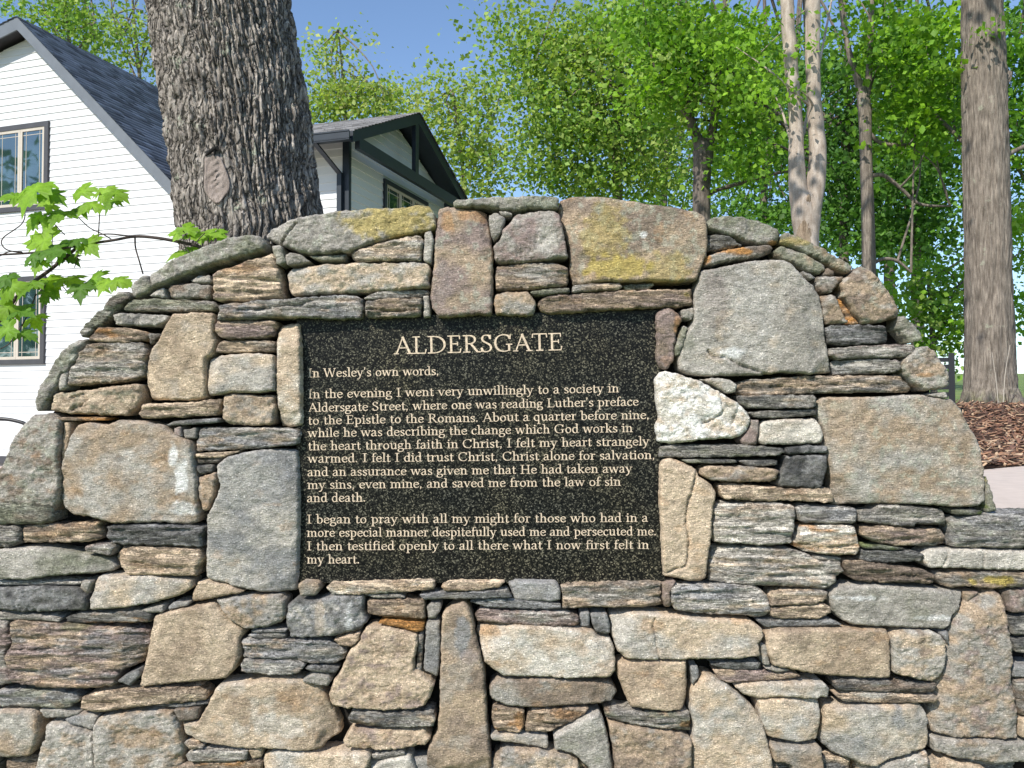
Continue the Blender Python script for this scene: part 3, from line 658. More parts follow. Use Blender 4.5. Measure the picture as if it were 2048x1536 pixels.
def inside(pts, poly):
    x, y = pts[:, 0], pts[:, 1]
    r = np.zeros(len(pts), bool)
    j = len(poly) - 1
    for i in range(len(poly)):
        xi, yi = poly[i]; xj, yj = poly[j]
        if yi != yj:
            c = ((yi > y) != (yj > y)) & (x < (xj - xi) * (y - yi) / (yj - yi) + xi)
            r ^= c
        j = i
    return r

def build_rock(poly, style, tones, seed, cap, step=3.5):
    poly = np.array(poly, float).reshape(-1, 2)
    area = .5 * np.sum(poly[:, 0] * np.roll(poly[:, 1], -1) - np.roll(poly[:, 0], -1) * poly[:, 1])
    if area < 0: poly = poly[::-1]; area = -area
    r = np.random.default_rng(seed)
    bb = poly.max(0) - poly.min(0)
    size = min(bb[0], bb[1], math.sqrt(area))
    pl = densify(chaikin(poly, .085), step * .9)
    # uneven outline
    tg = np.roll(pl, -1, 0) - np.roll(pl, 1, 0); tg /= np.maximum(1e-6, np.hypot(*tg.T))[:, None]
    nr = np.stack([-tg[:, 1], tg[:, 0]], 1)                        # inward for this winding
    amp = {'g': 1.6, 'l': 2.4, 'r': 2.6}[style] * min(1, size / 30)
    j = (fbm(pl[:, 0] / 11, pl[:, 1] / 11, seed, 3) - .45) * 2 * amp
    j2 = (fbm(pl[:, 0] / 4.5, pl[:, 1] / 4.5, seed + 2, 2) - .5) * 2.4 * min(1, size / 30)
    pl = pl + nr * (j + j2 - .25)[:, None]
    # interior points
    x0, y0 = pl.min(0); x1, y1 = pl.max(0)
    gx, gy = np.meshgrid(np.arange(x0, x1, step), np.arange(y0, y1, step * .87))
    gx = gx + (np.arange(gx.shape[0]) % 2)[:, None] * step * .5
    g = np.stack([gx.ravel(), gy.ravel()], 1) + r.uniform(-.22, .22, (gx.size, 2)) * step
    g = g[inside(g, pl)]
    if len(g): g = g[segdist(g, pl) > step * .55]
    pts = np.vstack([pl, g]) if len(g) else pl
    n = len(pl)
    ed = [(i, (i + 1) % n) for i in range(n)]
    res = delaunay_2d_cdt([Vector((float(a), float(b))) for a, b in pts], ed, [], 1, 1e-4)
    v2 = np.array([(q.x, q.y) for q in res[0]]); tri = np.array(res[2], int)
    d = segdist(v2, pl)
    # relief, in photo pixels towards the viewer
    bev = {'g': .05, 'l': .045, 'r': .055}[style] * size
    bev = float(np.clip(bev, 1.5, 4)) * (.55 + .9 * fbm(v2[:, 0] / 25, v2[:, 1] / 25, seed + 9, 2))
    t = np.clip(d / bev, 0, 1)
    edge = float(np.clip(size * .11, 2.5, 7))
    h = edge * (np.sqrt(np.maximum(0, 1 - (1 - t) ** 2)) - 1)
    X, Y = v2.T
    cx, cy = v2.mean(0)
    h = h + (X - cx) * r.uniform(-.05, .05) + (Y - cy) * r.uniform(-.06, .03)
    if style == 'g':
        h = h + (fbm(X / 60, Y / 60, seed, 3) - .5) * 7 + (fbm(X / 12, Y / 12, seed + 3, 3) - .5) * 4.2
    elif style == 'l':
        a = r.uniform(-.05, .05)
        yy = Y + X * a
        q = fbm(X / 70, yy / 9, seed, 3)
        st = np.floor(q * 7) / 7 * .65 + q * .35
        q2 = min(1, size / 45); h = h + (st - .5) * 17 * q2 + (fbm(X / 22, yy / 4.5, seed + 5, 3) - .5) * 6 * q2
    else:
        h = h + (fbm(X / 35, Y / 30, seed, 4) - .5) * 13 + (np.abs(fbm(X / 9, Y / 7, seed + 4, 3) - .5)) * -13 + 1.5
    if size > 30:                                              # chipped corners and split edges
        ext = np.abs(v2 - v2.mean(0)).max(0)
        for k in range(int(r.integers(2, 6))):
            a = r.uniform(0, 2 * math.pi); dn = np.array((math.cos(a), math.sin(a)))
            sd = (v2 - v2.mean(0)) @ dn
            lim = sd.max() - r.uniform(.06, .22) * (sd.max() - sd.min())
            over = sd + (fbm(X / 18, Y / 18, seed + 90 + k, 2) - .5) * 14 - lim
            h = h - np.clip(over, 0, 40) * r.uniform(.12, .5)
    h = h + min(size / 90, 1) * 7 + r.uniform(-5, 4)
    for ln, dp in CRACKS:
        la = np.array(ln)
        if (la.min(0) > v2.max(0) + 5).any() or (la.max(0) < v2.min(0) - 5).any(): continue
        m = la.mean(0)
        if not inside(m[None], pl)[0]: continue
        dd = linedist(v2 + (np.stack([fbm(X / 8, Y / 8, 5), fbm(X / 8, Y / 8, 9)], 1) - .5) * 5, ln)
        h = h - dp * 1.6 * np.clip(1 - dd / 3.3, 0, 1)
    # colour
    A, B, C = (np.array(TON[q]) for q in tones)
    s1, s2 = {'g': (48, 40), 'l': (60, 14), 'r': (26, 20)}[style]
    m1 = np.clip((fbm(X / s1, Y / s2, seed + 21, 4) - .5) * (3.4 if style == 'g' else 4.6) + .42, 0, 1)[:, None]
    m2 = np.clip((fbm(X / s1 * 1.4, Y / s2 * 1.4, seed + 33, 4) - .62) * 7 + .3, 0, 1)[:, None]
    col = A * (1 - m1) + B * m1
    m2 = m2 * (.5 if style == 'g' else .75); col = col * (1 - m2) + C * m2
    col = col * r.uniform(.9, 1.12) * np.array((1.03, 1.0, .96)) * (1.1 if style == 'l' else .97)
    iron = np.clip((fbm(X / 40, Y / 24, seed + 71, 4) - .68) * 8, 0, .2)[:, None] * (1 if r.random() < .5 and tones[0] not in ('wh', 'k', 'dg', 'w') else 0)
    col = col * (1 - iron) + np.array(TON['o']) * iron
    if cap:
        li = np.clip((fbm(X / 14, Y / 14, seed + 51, 4) - .60) * 10, 0, .5)[:, None]
        col = col * (1 - li) + np.array((.36, .37, .30)) * li
    for (mx, my, rx, ry, tn, sg) in MARKS:
        if not inside(np.array([[mx, my]], float), pl)[0]: continue
        q = ((X - mx) / rx) ** 2 + ((Y - my) / ry) ** 2 + (fbm(X / 13, Y / 13, 77, 4) - .5) * 2.2
        k = np.clip((1.15 - q) * 1.6, 0, 1)[:, None] * sg
        col = col * (1 - k) + np.array(TON[tn]) * k
    # to world, with side walls
    wx, wz = PV(X, Y, WY)
    wy = WY - h * S
    V = np.stack([wx, wy, wz], 1)
    e1 = V[tri[:, 1]] - V[tri[:, 0]]; e2 = V[tri[:, 2]] - V[tri[:, 0]]
    sg = e1[:, 0] * e2[:, 2] - e1[:, 2] * e2[:, 0]
    tri[sg < 0] = tri[sg < 0][:, ::-1]
    E = {}
    for a, b, c in tri:
        for q in ((a, b), (b, c), (c, a)): E[q] = 1
    be = [q for q in E if (q[1], q[0]) not in E]
    bi = sorted({i for q in be for i in q}); mp = {i: k + len(V) for k, i in enumerate(bi)}
    col = np.hstack([col, np.full((len(col), 1), {'l': 1., 'g': .0, 'r': .25}[style])])
    depth = cap or .10
    Bk = V[bi].copy(); Bk[:, 1] = WY + depth
    V2 = np.vstack([V, Bk]); c2 = np.vstack([col, col[bi]])
    side = []
    for a, b in be:
        side += [(b, a, mp[a]), (b, mp[a], mp[b])]
    T = np.vstack([tri, np.array(side, int)]) if side else tri
    return V2, T, c2, area

wall = thing('stone_wall', (0, 2.4, 0), 'arched dry-laid wall of grey and tan fieldstones around the black granite plaque', 'wall')
rocks = []
for i, ln in enumerate(q for q in ROCKS.strip().splitlines()):
    hd, pts = ln.split('|')
    k, st, a, b, c = hd.split()
    pv = [float(q) for q in pts.split()]
    V, T, c_, ar = build_rock(pv, st, (a, b, c), 100 + i * 13, {'c': .44, 'd': .09}.get(k, 0))
    ys = pv[1::2]; xs = pv[0::2]
    vis = max(0, min(1, (1536 - min(ys)) / (max(ys) - min(ys)))) * max(0, min(1, (min(2048, max(xs)) - max(0, min(xs))) / (max(xs) - min(xs))))
    rocks.append((k, ar * vis, V, T, c_))

# courses beyond the frame: below it down to the ground, and the low shoulders left and right
def fill(x0, x1, y0, y1, seed):
    r = np.random.default_rng(seed); out = []
    y = y0
    while y < y1 - 14:
        hh = min(r.uniform(28, 85), y1 - y)
        x = x0 + r.uniform(-10, 10)
        while x < x1 - 20:
            ww = min(hh * r.uniform(1.1, 3.2), x1 - x + 10)
            q = r.uniform(0, 5, 16)
            p = [x + 3 + q[0], y + 3 + q[1], x + ww * .5, y + 2 + q[2], x + ww - 3 - q[3], y + 3 + q[4], x + ww - 3 - q[5], y + hh * .5, x + ww - 4 - q[6], y + hh - 3 - q[7], x + ww * .5, y + hh - 2 - q[8], x + 4 + q[9], y + hh - 3 - q[10], x + 2 + q[11], y + hh * .5]
            st = r.choice(['g', 'l', 'r']); tn = [r.choice(['g', 'lg', 't', 'lt', 'bg', 'dg', 'b']) for _ in range(3)]
            out.append((p, st, tn)); x += ww
        y += hh
    return out
for j, (p, st, tn) in enumerate(fill(-10, 2060, 1518, 1592, 15)):
    V, T, c_, ar = build_rock(p, st, tn, 9000 + j * 7, False, 6.0)
    V[:, 1] += .03; rocks.append(('x', 0, V, T, c_))
extra = fill(-10, 2060, 1584, 1990, 5) + fill(-760, -20, 1052, 1990, 6) + fill(2170, 2900, 1098, 1990, 7) + fill(2085, 2175, 1150, 1600, 8)
for j, (p, st, tn) in enumerate(extra):
    V, T, c_, ar = build_rock(p, st, tn, 5000 + j * 7, False, 9.0)
    rocks.append(('x', 0, V, T, c_))
for j, x in enumerate(range(2180, 2900, 150)):
    V, T, c_, ar = build_rock([x, 1030, x + 70, 1022, x + 146, 1030, x + 147, 1062, x + 140, 1092, x + 70, 1095, x + 6, 1090, x, 1060], 'l', ('bg', 'g', 'gr'), 7000 + j, .09, 8.0)
    rocks.append(('x', 0, V, T, c_))
    V, T, c_, ar = build_rock([-x + 2140, 1006, -x + 2210, 1000, -x + 2286, 1004, -x + 2287, 1046, -x + 2210, 1049, -x + 2146, 1048], 'l', ('g', 'gr', 'b'), 7100 + j, .40, 8.0)
    rocks.append(('x', 0, V, T, c_))

order = sorted(range(len(rocks)), key=lambda i: -rocks[i][1] if rocks[i][0] == 's' else 1e9)
big = {i for i in order[:100] if rocks[i][0] == 's'}
sv, stt, sc_, k0 = [], [], [], 0
for i, (k, ar, V, T, c_) in enumerate(rocks):
    if k in 'cd': mk('capstone', V, T, M_STONE, wall, True, c_)
    elif i in big: mk('fieldstone', V, T, M_STONE, wall, True, c_)
    else:
        sv.append(V); stt.append(T + k0); sc_.append(c_); k0 += len(V)
o = mk('small_fieldstones', np.vstack(sv), np.vstack(stt), M_STONE, wall, True, np.vstack(sc_))
o['kind'] = 'stuff'

# the core behind the joints
top = [(-900, 1990), (-900, 1025), (-30, 1030), (-8, 955), (25, 895), (55, 850), (85, 815), (115, 755), (168, 690), (215, 640), (255, 597), (300, 565), (400, 512), (500, 485), (560, 465), (700, 432), (860, 424), (1000, 408), (1130, 406), (1260, 420),
       (1390, 440), (1480, 448), (1550, 470), (1640, 512), (1700, 545), (1735, 552), (1785, 612), (1830, 668), (1860, 712), (1885, 745), (1888, 800), (1915, 820), (1940, 880), (1955, 940), (1965, 1000), (1975, 1060), (2950, 1064), (2950, 1990)]
tp = np.array(top, float); tx, tz_ = PV(tp[:, 0], tp[:, 1], WY)
hole = [(590, 634), (1322, 618), (1336, 1170), (588, 1170)]
V = [(x, WY + .074, z) for x, z in zip(tx, tz_)]
m = MB(); m.prism(V, np.array((0, .36, 0)))
m.done('wall_core', M_CORE, wall)

# ------------------------------------------------------------------ the plaque
PY = WY + .028
plq = thing('granite_plaque', P(960, 1165, PY), 'black speckled granite plaque with pale engraved text, set into the stone wall', 'plaque')
cor = [P(594, 636, PY), P(1318, 620, PY), P(1331, 1167, PY), P(592, 1165, PY)]
m = MB(); m.prism([c + np.array((0, .0, 0)) for c in cor], np.array((0, .030, 0)))
m.done('slab', M_GRAN, plq)

XH = .66
def _l(x0, y0, x1, y1, w=None): return ('l', [(x0, y0), (x1, y1)], w)
def _s(x, y, hw=.15): return ('l', [(x - hw, y + (.03 if y < .02 else (-.03))), (x + hw, y + (.03 if y < .02 else (-.03)))], .062)
def _d(x, y, hw=.13): return ('l', [(x - hw, y), (x + hw * .4, y + .02)], .07)        # small flag serif on top of a stem
def _a(cx, cy, rx, ry, a0, a1, k=14):
    return ('l', [(cx + rx * math.cos(math.radians(a0 + (a1 - a0) * i / k)), cy + ry * math.sin(math.radians(a0 + (a1 - a0) * i / k))) for i in range(k + 1)], None)
def _p(*c):
    p = [np.array(q) for q in c]; p = [p[0]] + p + [p[-1]]; o = []
    for i in range(1, len(p) - 2):
        for t in (0, .33, .66):
            a, b, c_, d = p[i - 1:i + 3]
            o.append(tuple(.5 * ((2 * b) + (-a + c_) * t + (2 * a - 5 * b + 4 * c_ - d) * t * t + (-a + 3 * b - 3 * c_ + d) * t ** 3)))
    o.append(tuple(p[-1])); return ('l', o, None)
GL = {
 ' ': (.34, []),
 'I': (.44, [_l(.22, .03, .22, .97), _s(.22, 0, .18), _s(.22, 1, .18)]),
 'A': (.84, [_l(.11, .02, .42, .98, .07), _l(.40, 1.0, .74, .02), _l(.2, .36, .6, .36, .062), _s(.1, 0, .12), _s(.74, 0, .15)]),
 'L': (.70, [_l(.2, .03, .2, .97), _s(.2, 1, .17), _l(.03, .03, .63, .03, .062), _l(.61, .03, .655, .26, .062)]),
 'D': (.92, [_l(.2, .03, .2, .97), _a(.36, .5, .46, .465, -90, 90), _l(.03, .03, .38, .03, .062), _l(.03, .97, .38, .97, .062)]),
 'E': (.72, [_l(.2, .03, .2, .97), _l(.03, .03, .63, .03, .062), _l(.03, .97, .6, .97, .062), _l(.2, .52, .5, .52, .062), _l(.61, .03, .655, .25, .062), _l(.6, .97, .6, .78, .062), _l(.5, .63, .5, .41, .062)]),
 'R': (.82, [_l(.2, .03, .2, .97), _s(.2, 0, .17), _l(.03, .97, .38, .97, .062), _a(.36, .735, .235, .23, -90, 90), _l(.2, .505, .4, .505, .062), _l(.38, .53, .70, .04), _s(.76, 0, .09)]),
 'S': (.62, [_p((.48, .76), (.44, .92), (.31, .975), (.17, .93), (.11, .78), (.17, .63), (.31, .53), (.45, .42), (.52, .26), (.45, .09), (.29, .025), (.14, .07), (.08, .24)), _l(.49, .74, .5, .98, .06), _l(.075, .27, .07, .02, .06)]),
 'G': (.94, [_p((.78, .74), (.70, .91), (.5, .975), (.29, .92), (.14, .75), (.1, .5), (.15, .25), (.3, .08), (.52, .025), (.68, .06), (.74, .09)), _l(.74, .05, .74, .42), _s(.74, .45, .15), _l(.79, .72, .8, .98, .06)]),
 'C': (.86, [_p((.75, .74), (.67, .91), (.5, .975), (.29, .92), (.14, .75), (.1, .5), (.15, .25), (.3, .08), (.5, .025), (.66, .08), (.77, .25)), _l(.76, .72, .77, .98, .06)]),
 'T': (.76, [_l(.38, .03, .38, .97), _s(.38, 0, .17), _l(.05, .97, .71, .97, .062), _l(.06, .97, .045, .76, .062), _l(.7, .97, .715, .76, .062)]),
 'W': (1.14, [_l(.1, .98, .34, .02), _l(.34, .02, .57, .98, .07), _l(.53, .98, .80, .02), _l(.80, .02, 1.03, .98, .07), _s(.1, 1, .13), _s(.55, 1, .12), _s(1.03, 1, .11)]),
 'H': (.92, [_l(.2, .03, .2, .97), _l(.72, .03, .72, .97), _l(.2, .5, .72, .5, .062), _s(.2, 0, .16), _s(.2, 1, .16), _s(.72, 0, .16), _s(.72, 1, .16)]),
 'a': (.56, [_p((.09, .5), (.16, .63), (.28, .65), (.37, .58), (.385, .42)), _l(.385, .45, .385, .06), _l(.37, .05, .53, .05, .07), _p((.385, .4), (.2, .33), (.08, .2), (.12, .06), (.24, .02), (.38, .11))]),
 'b': (.62, [_l(.16, .03, .16, 1.02), _d(.13, 1.02), _a(.32, .325, .21, .31, -150, 150)]),
 'c': (.52, [_p((.45, .5), (.36, .63), (.24, .63), (.12, .5), (.09, .32), (.14, .12), (.28, .025), (.4, .06), (.48, .15))]),
 'd': (.62, [_l(.46, .03, .46, 1.02), _d(.42, 1.02), _l(.44, .04, .6, .05, .07), _a(.29, .325, .2, .31, 35, 325)]),
 'e': (.54, [_p((.09, .36), (.46, .39), (.43, .55), (.28, .63), (.14, .54), (.09, .32), (.15, .11), (.3, .025), (.42, .07), (.49, .16))]),
 'f': (.38, [_l(.18, .03, .18, .8), _p((.18, .78), (.22, .95), (.34, 1.02), (.43, .95)), _l(.05, .62, .38, .62, .062), _s(.18, 0, .15)]),
 'g': (.56, [_a(.25, .45, .16, .18, 0, 360, 18), _l(.38, .58, .53, .61, .07), _p((.17, .29), (.1, .2), (.16, .1), (.34, .08), (.48, .02), (.5, -.14), (.38, -.27), (.2, -.28), (.07, -.2), (.07, -.06), (.18, .06))]),
 'h': (.66, [_l(.17, .03, .17, 1.02), _d(.14, 1.02), _p((.17, .48), (.28, .61), (.41, .62), (.49, .5), (.5, .35)), _l(.5, .4, .5, .03), _s(.17, 0, .14), _s(.5, 0, .14)]),
 'i': (.33, [_l(.17, .03, .17, XH), _d(.13, XH), _s(.17, 0, .14), _l(.165, .83, .165, .97, .15)]),
 'k': (.64, [_l(.17, .03, .17, 1.02), _d(.14, 1.02), _l(.19, .3, .48, .6, .065), _l(.28, .38, .54, .04), _s(.17, 0, .14), _s(.56, 0, .12), _s(.47, XH, .12)]),
 'l': (.33, [_l(.17, .03, .17, 1.02), _d(.13, 1.02), _s(.17, 0, .14)]),
 'm': (.98, [_l(.17, .03, .17, XH), _d(.13, XH), _p((.17, .48), (.28, .61), (.4, .62), (.48, .5), (.49, .35)), _l(.49, .4, .49, .03), _p((.49, .48), (.6, .61), (.72, .62), (.8, .5), (.81, .35)), _l(.81, .4, .81, .03), _s(.17, 0, .13), _s(.49, 0, .12), _s(.81, 0, .13)]),
 'n': (.66, [_l(.17, .03, .17, XH), _d(.13, XH), _p((.17, .48), (.28, .61), (.41, .62), (.49, .5), (.5, .35)), _l(.5, .4, .5, .03), _s(.17, 0, .14), _s(.5, 0, .14)]),
 'o': (.60, [_a(.3, .325, .205, .305, 0, 360, 20)]),
 'p': (.64, [_l(.17, -.33, .17, XH), _d(.13, XH), _a(.33, .325, .21, .31, -150, 150), _s(.17, -.36, .15)]),
 'q': (.62, [_l(.46, -.33, .46, XH), _a(.29, .325, .2, .31, 35, 325), _s(.46, -.36, .15)]),
 'r': (.46, [_l(.17, .03, .17, XH), _d(.13, XH), _p((.17, .46), (.26, .6), (.36, .63), (.43, .56)), _s(.17, 0, .15)]),
 's': (.46, [_p((.37, .5), (.33, .61), (.22, .63), (.12, .56), (.12, .45), (.22, .35), (.34, .26), (.38, .14), (.3, .04), (.18, .025), (.08, .12))]),
 't': (.40, [_l(.18, .1, .18, .85), _l(.05, .62, .37, .62, .062), _p((.18, .14), (.22, .03), (.31, .03), (.38, .12))]),
 'u': (.66, [_l(.16, XH, .16, .25), _p((.16, .3), (.19, .1), (.3, .03), (.41, .08), (.5, .2)), _l(.5, XH, .5, .03), _d(.13, XH), _d(.46, XH), _l(.48, .04, .63, .05, .07)]),
 'v': (.60, [_l(.09, XH, .31, .02), _l(.3, .02, .51, XH, .065), _s(.1, XH, .13), _s(.5, XH, .11)]),
 'w': (.88, [_l(.09, XH, .27, .02), _l(.27, .02, .44, XH, .065), _l(.42, XH, .62, .02), _l(.62, .02, .79, XH, .065), _s(.1, XH, .12), _s(.44, XH, .1), _s(.78, XH, .1)]),
 'y': (.60, [_l(.09, XH, .32, .03), _l(.51, XH, .3, .0, .065), _p((.3, .0), (.22, -.2), (.13, -.3), (.04, -.26)), _s(.1, XH, .13), _s(.5, XH, .11)]),
 ',': (.28, [_l(.13, .01, .13, .14, .14), _l(.16, .04, .08, -.15, .07)]),
 '.': (.28, [_l(.13, .01, .13, .15, .15)]),
 "'": (.26, [_l(.13, .88, .13, 1.02, .14), _l(.16, .92, .08, .74, .07)]),
}
def text_mesh(txt, p0, p1, cap, thick, thin, V, Fc):
    """glyph strokes along the baseline p0-p1 (photo pixels); cap height in pixels"""
    adv = sum(GL[c][0] for c in txt)
    p0 = np.array(p0, float); p1 = np.array(p1, float)
    ln = np.hypot(*(p1 - p0)); k = ln / adv
    ex = (p1 - p0) / ln; ey = np.array((-ex[1] * -1, -ex[0])); ey = np.array((ex[1], -ex[0]))
    x = 0.0
    nib = math.radians(14)
    for c in txt:
        a, strokes = GL[c]
        for si, (_, pts, wv) in enumerate(strokes):
            q = np.array(pts, float)
            q = np.stack([(q[:, 0] + x) * k, q[:, 1] * cap], 1)
            tg = np.gradient(q, axis=0); tg /= np.maximum(1e-6, np.hypot(*tg.T))[:, None]
            if wv: wd = np.full(len(q), max(wv, thin) * cap)
            else:
                ph = np.arctan2(tg[:, 1], tg[:, 0]) - nib
                wd = np.sqrt((thick * np.sin(ph)) ** 2 + (thin * np.cos(ph)) ** 2) * cap
            nn = np.stack([-tg[:, 1], tg[:, 0]], 1) * wd[:, None] / 2
            b = len(V); n = len(q)
            for s_ in (q + nn, q - nn):
                for u in s_:
                    g = p0 + ex * u[0] + ey * u[1]
                    V.append(P(g[0], g[1], PY) - np.array((0, .0006 + .00006 * si, 0)))
            for i in range(n - 1): Fc.append((b + n + i, b + n + i + 1, b + i + 1, b + i))
        x += a
def tl(x, y): return (580 + x / 2.667, 600 + y / 2.667)
V, Fc = [], []
text_mesh('ALDERSGATE', tl(556, 290), tl(1458, 268), 93 / 2.667, .125, .055, V, Fc)
mk('heading_lettering', V, Fc, M_LETTER, plq)
LINES = [[("In Wesley's own words,", 94, 413, 796, 400)],
 [("In the evening I went very unwillingly to a society in", 94, 525, 1756, 492), ("Aldersgate Street, where one was reading Luther's preface", 97, 597, 1860, 563),
  ("to the Epistle to the Romans. About a quarter before nine,", 95, 665, 1918, 634), ("while he was describing the change which God works in", 95, 732, 1829, 704),
  ("the heart through faith in Christ, I felt my heart strangely", 95, 802, 1917, 775), ("warmed. I felt I did trust Christ, Christ alone for salvation,", 95, 868, 1948, 848),
  ("and an assurance was given me that He had taken away", 92, 940, 1826, 920), ("my sins, even mine, and saved me from the law of sin", 92, 1008, 1766, 990), ("and death.", 90, 1078, 406, 1075)],
 [("I began to pray with all my might for those who had in a", 89, 1192, 1911, 1183), ("more especial manner despitefully used me and persecuted me.", 89, 1263, 1956, 1255),
  ("I then testified openly to all there what I now first felt in", 89, 1335, 1916, 1327), ("my heart.", 89, 1405, 373, 1405)]]
for par in LINES:
    V, Fc = [], []
    for t, x0, y0, x1, y1 in par: text_mesh(t, tl(x0, y0), tl(x1, y1), 47 / 2.667, .14, .06, V, Fc)
    mk('paragraph_lettering', V, Fc, M_LETTER, plq)

# ------------------------------------------------------------------ terrain, path, mulch bed
def sstep(a, b, x):
    t = np.clip((np.asarray(x, float) - a) / (b - a), 0, 1); return t * t * (3 - 2 * t)

def tz(x, y):
    x = np.asarray(x, float); y = np.asarray(y, float)
    rise = sstep(4.3, 7.6, y) * .30 - sstep(9, 16, y) * .10 + np.clip(y - 20, 0, 60) * .055
    left = -sstep(2.6, 9, y) * 1.0
    k = sstep(-4, 1.2, x)
    back = 1.185 + rise * k + left * (1 - k)
    return back * sstep(2.40, 2.52, y)

xs = np.concatenate([np.linspace(-300, -30, 10), np.linspace(-24, 24, 97), np.linspace(30, 300, 10)])
ys = np.concatenate([[-60, -20, -6, 0, 1.5, 2.2, 2.40, 2.44, 2.48, 2.52, 2.6], np.linspace(2.9, 20, 70), [24, 30, 45, 80, 160, 400]])
gx, gy = np.meshgrid(xs, ys)
gz = tz(gx, gy) + np.where(gy > 4.3, (fbm(gx * 1.7, gy * 1.7, 3, 3) - .5) * .06 * sstep(4.3, 5.5, gy), 0)
V = np.stack([gx.ravel(), gy.ravel(), gz.ravel()], 1)
nx = len(xs); idx = np.arange(len(V)).reshape(gx.shape)
Q = np.stack([idx[:-1, :-1], idx[:-1, 1:], idx[1:, 1:], idx[1:, :-1]], -1).reshape(-1, 4)
o = mk('ground', V, Q, M_GROUND, None, True); o['kind'] = 'structure'

m = MB()
ed = [(.4, 2.33), (7, 2.33), (7, 6.9), (4.2, 5.35), (2.95, 4.62), (2.2, 4.05), (1.2, 3.5), (.4, 3.1)]
m.prism([np.array((x, y, 1.12)) for x, y in ed], np.array((0, 0, .085)))
o = m.done('path', M_CONC); o['kind'] = 'structure'

def edge_y(x):
    e = np.array([(.4, 3.1), (1.2, 3.5), (2.2, 4.05), (2.95, 4.62), (4.2, 5.35), (7, 6.9)])
    return np.interp(x, e[:, 0], e[:, 1])
mx_, my_ = np.meshgrid(np.linspace(.6, 6.5, 60), np.linspace(0, 1, 50))
my2 = edge_y(mx_) - .02 + my_ * (9.2 - edge_y(mx_))
mz = tz(mx_, my2) + .004 + (fbm(mx_ * 9, my2 * 9, 41, 4) - .3) * .07 * np.clip(my_ * 12, 0, 1) + .02
V = np.stack([mx_.ravel(), my2.ravel(), mz.ravel()], 1)
idx = np.arange(len(V)).reshape(mx_.shape)
Q = np.stack([idx[:-1, :-1], idx[:-1, 1:], idx[1:, 1:], idx[1:, :-1]], -1).reshape(-1, 4)
o = mk('mulch_bed', V, Q, M_MULCH, None, True); o['kind'] = 'structure'

cx_, cy_ = np.meshgrid(np.linspace(-14, .3, 50), np.linspace(2.54, 24, 70))  # pale sheet added out of view to bounce light onto the right gable
V = np.stack([cx_.ravel(), cy_.ravel(), (tz(cx_, cy_) + .05 + .0 * cx_).ravel()], 1)
idx = np.arange(len(V)).reshape(cx_.shape)
o = mk('bounce_sheet', V, np.stack([idx[:-1, :-1], idx[:-1, 1:], idx[1:, 1:], idx[1:, :-1]], -1).reshape(-1, 4), M_CONC, None, True); o['kind'] = 'structure'
m_, n_, l_, p_ = mat_new('bark_chips')
a_ = n_.new('ShaderNodeAttribute'); a_.attribute_name = 'tone'
l_.new(a_.outputs['Color'], p_.inputs['Base Color']); p_.inputs['Roughness'].default_value = .85
M_CHIP = m_
V, Fc, T = [], [], []
ct = [(.20, .10, .065), (.28, .15, .09), (.12, .065, .045), (.36, .22, .14), (.16, .085, .06), (.42, .30, .2), (.09, .055, .04)]
for i in range(5200):
    x = random.uniform(1.7, 4.4); y = edge_y(x) - .02 + abs(random.gauss(0, 1.5))
    if y > 8.8: continue
    L = random.uniform(.025, .1); W = random.uniform(.006, .02); th = random.uniform(.003, .007)
    d = Vector((random.gauss(0, 1), random.gauss(0, 1), random.gauss(0, .35))).normalized()
    s_ = d.cross(Vector((random.gauss(0, .3), random.gauss(0, .3), 1))).normalized(); u = s_.cross(d)
    c = Vector((x, y, float(tz(x, y)) + random.uniform(.03, .065)))
    b = len(V); c0 = random.choice(ct); q = random.uniform(.8, 1.25)
    for k in (-1, 1):
        for (p1, p2) in ((-1, -1), (1, -.7), (.9, .8), (-.8, 1)):
            V.append(c + d * (L * .5 * p1) + s_ * (W * .5 * p2) + u * (th * .5 * k)); T.append([v * q for v in c0])
    Fc += [(b, b + 3, b + 2, b + 1), (b + 4, b + 5, b + 6, b + 7)] + [(b + j, b + (j + 1) % 4, b + 4 + (j + 1) % 4, b + 4 + j) for j in range(4)]
o = mk('mulch', V, np.array(Fc), M_CHIP, None, False, np.array(T)); o['kind'] = 'stuff'
setp(o, 'reddish brown shredded bark mulch around the large trunk', 'mulch')

# ------------------------------------------------------------------ houses
U = np.array((.9506, -.3106, 0.)); VD = np.array((.3106, .9506, 0.)); ZD = np.array((0, 0, 1.))
CAM = np.array((0, 0, H))
def on_plane(px, py, O, nrm):
    r = np.array(ray(px, py)); k = np.dot(O - CAM, nrm) / np.dot(r, nrm); return CAM + r * k

def hull_iv(poly, z):
    s = []
    n = len(poly)
    for i in range(n):
        (s0, z0), (s1, z1) = poly[i], poly[(i + 1) % n]
        if (z0 <= z <= z1) or (z1 <= z <= z0):
            if abs(z1 - z0) < 1e-9: s += [s0, s1]
            else: s.append(s0 + (s1 - s0) * (z - z0) / (z1 - z0))
    return (min(s), max(s)) if s else None

